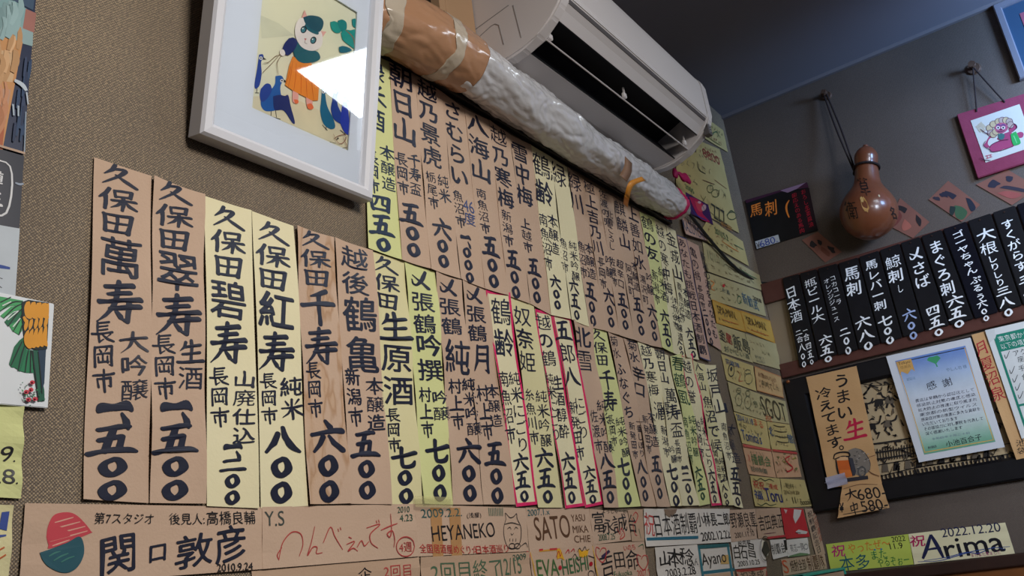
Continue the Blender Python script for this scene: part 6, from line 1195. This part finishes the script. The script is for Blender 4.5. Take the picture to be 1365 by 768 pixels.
for k in range(60):
    x = k/60*(len(cols)-1); a_, b_ = cols[int(x)], cols[min(len(cols)-1, int(x)+1)]; t = x-int(x); cc = tuple(int(u*(1-t)+v*t) for u, v in zip(a_, b_)); v0, v1 = .06+.88*k/60, .06+.88*(k+1)/60
    q.po([f(.085, v0), f(.085, v1), f(.915, v1), f(.915, v0)], cc); q.n = 1
q.st([f(.1, .08), f(.9, .08)], 1.2, 'gold'); q.st([f(.1, .92), f(.9, .92)], 1.2, 'gold'); q.st([f(.1, .075), f(.1, .925)], 1.1, 'gold'); q.st([f(.9, .075), f(.9, .925)], 1.1, 'gold')
q.po([f(.09, .07), f(.27, .07), f(.27, .19), f(.24, .16), f(.18, .2), f(.12, .165), f(.09, .2)], (214, 166, 96)); q.h_('Tokyo', *f(.11, .095), *f(.25, .095), 5, (70, 60, 50), .004, N=50); q.h_('感謝店', *f(.12, .13), *f(.24, .13), 4, (150, 110, 60), .0, N=44)
q.po([f(.52, .16), f(.44, .115), f(.47, .09), f(.52, .095), f(.57, .09), f(.60, .12), f(.535, .16), f(.54, .19), f(.525, .19)], (70, 160, 110))
q.h_('認証店', *f(.15, .245), *f(.25, .245), 4, (120, 150, 180), .0, N=44); q.h_('やしん坊 様', *f(.62, .235), *f(.86, .24), 5, (110, 130, 160), .0, N=50); q.v_('感', *f(.40, .30), *f(.405, .385), 14, (40, 44, 60), .018, N=80); q.v_('謝', *f(.585, .30), *f(.59, .385), 14, (40, 44, 60), .018, N=80)
for k, t in enumerate(('貴店は早期から認証店として', '感染防止対策の徹底と感染', '拡大防止の推進に取り組まれ', '東京都の新型ウイルス', '感染症対策の推進に多大な貢献を', 'いただいております', 'その御協力に対し都民を代表して', '深く感謝いたします')):
    v = .45+k*.044; e = {3: .84, 5: .58, 7: .6}.get(k, .86); q.h_(t, *f(.17, v), *f(e, v+.002), 4.6, (60, 64, 84), .0, N=44)
q.h_('令和四年十月二十日', *f(.22, .815), *f(.66, .82), 3, (130, 140, 160), .0, N=40); q.h_('東京都知事', *f(.15, .885), *f(.25, .885), 3.5, (80, 84, 100), .0, N=40); q.h_('小池百合子', *f(.36, .885), *f(.78, .872), 8, (40, 40, 52), .0, N=70); q.done('printing')
# green-bordered notice
q = Paper('notice_sheet', 'white notice with a green rounded border and tick list at the right edge', 'notice', 'R', [(1313, 440.5), (1440, 411), (1490, 556), (1362, 585)], mat('notice_white', (222, 224, 224), .35, (214, 217, 217), 5, .6), .033, thick=.0008)
c = [np.array(p, float) for p in ((1313, 440.5), (1440, 411), (1490, 556), (1362, 585))]; f2 = lambda u, v: tuple((c[0]*(1-u)+c[1]*u)*(1-v)+(c[3]*(1-u)+c[2]*u)*v)
GN = (32, 134, 112)
q.po([f2(.06, .06), f2(.94, .06), f2(.94, .955), f2(.06, .955)], GN); q.po([f2(.085, .215), f2(.915, .215), f2(.915, .70), f2(.085, .70)], (222, 224, 224)); q.po([f2(.085, .72), f2(.915, .72), f2(.915, .94), f2(.085, .94)], (222, 224, 224))
q.po([f2(0, 0), f2(.10, 0), f2(.085, .055), f2(.06, .09), f2(0, .12)], (222, 224, 224)); q.po([f2(.06, .055), f2(.10, .055), f2(.065, .10)], (222, 224, 224))
q.h_('東京都からの要請に基づき', *f2(.10, .105), *f2(.88, .115), 8, (232, 236, 234), .012, N=70); q.h_('以下の項目を遵守しています', *f2(.10, .172), *f2(.88, .18), 8, (232, 236, 234), .012, N=70)
for k, (t, v) in enumerate((('アクリル板等による', .255), ('座席の間隔の確保', .315), ('手指消毒の徹底', .395), ('食事中以外のマスク', .475), ('換気の徹底', .55), ('営業時間の短縮', .625))):
    q.h_(t, *f2(.20 if k != 1 else .22, v), *f2(.20+.075*len(t), v+.004), 8, (44, 46, 50), .004, N=64)
    if k != 1: a = f2(.12, v); q.st([(a[0]-2, a[1]-1), (a[0]+.5, a[1]+4), (a[0]+5, a[1]-6)], 1, (50, 52, 56))
q.h_('東京都', *f2(.2, .83), *f2(.6, .83), 14, (44, 46, 50), .01, N=64); q.done('printing')
# the two celebration cards above the moulding
q = Paper('message_card', 'lime green celebration card with coloured writing above the wooden moulding', 'message card', 'R', [(1101, 725.7), (1211, 712), (1218, 752.5), (1108, 763)], PAPER['lime'], .0025, curl=.0012)
z = lambda x, y: (1065+x*.2198, 640+y*.2196)
q.v_('祝', *z(236, 388), *z(242, 470), 19, (200, 44, 120), .02); q.h_('やったぜ〜', *z(300, 418), *z(552, 380), 13, (226, 134, 54), .008); q.h_('2022', *z(562, 362), *z(644, 352), 7, 'black', .006, N=60); q.h_('11.9', *z(552, 404), *z(628, 396), 8, 'black', .006, N=60)
q.h_('本多', *z(248, 508), *z(428, 490), 20, (28, 96, 110), .014); q.h_('また', *z(440, 458), *z(532, 446), 11, (44, 130, 74), .008); q.h_('やるぞぉー', *z(478, 502), *z(668, 482), 12, (60, 134, 64), .006); q.el(*z(500, 420), 1.5, 1.2, (60, 140, 170)); q.el(*z(460, 424), 1.5, 1.2, (60, 140, 170)); q.done()
q = Paper('message_card', 'cream celebration card with a large navy hand-lettered word above the moulding', 'message card', 'R', [(1211, 712), (1340, 696.7), (1353, 738), (1219, 752.5)], PAPER['pale'], .0032, curl=.0015)
q.v_('祝', *z(716, 330), *z(724, 408), 21, (196, 36, 100), .02); q.h_('2022.12.20', *z(864, 322), *z(1220, 284), 12, 'navy', .006)
q.st([z(752, 478), z(774, 420), z(800, 332)], 5, 'navy'); q.st([z(800, 332), z(840, 400), z(876, 470)], 5.4, 'navy'); q.st([z(776, 424), z(820, 416), z(862, 412)], 3, 'navy')
q.h_('rima', *z(884, 424), *z(1236, 372), 25, (24, 24, 36), .03); q.st([z(722, 496), z(850, 490), z(960, 460), z(1060, 432), z(1180, 412), z(1280, 404)], 1.2, (52, 80, 150)); q.st([z(760, 490), z(900, 468), z(1010, 440), z(1090, 444), z(1180, 410), z(1250, 420)], 1.2, (52, 80, 150)); q.h_('またまた来ました', *z(1046, 458), *z(1222, 438), 5, (170, 70, 120), .002, N=44); q.done()

bpy.data.objects.remove(_fo); bpy.data.curves.remove(_fc)
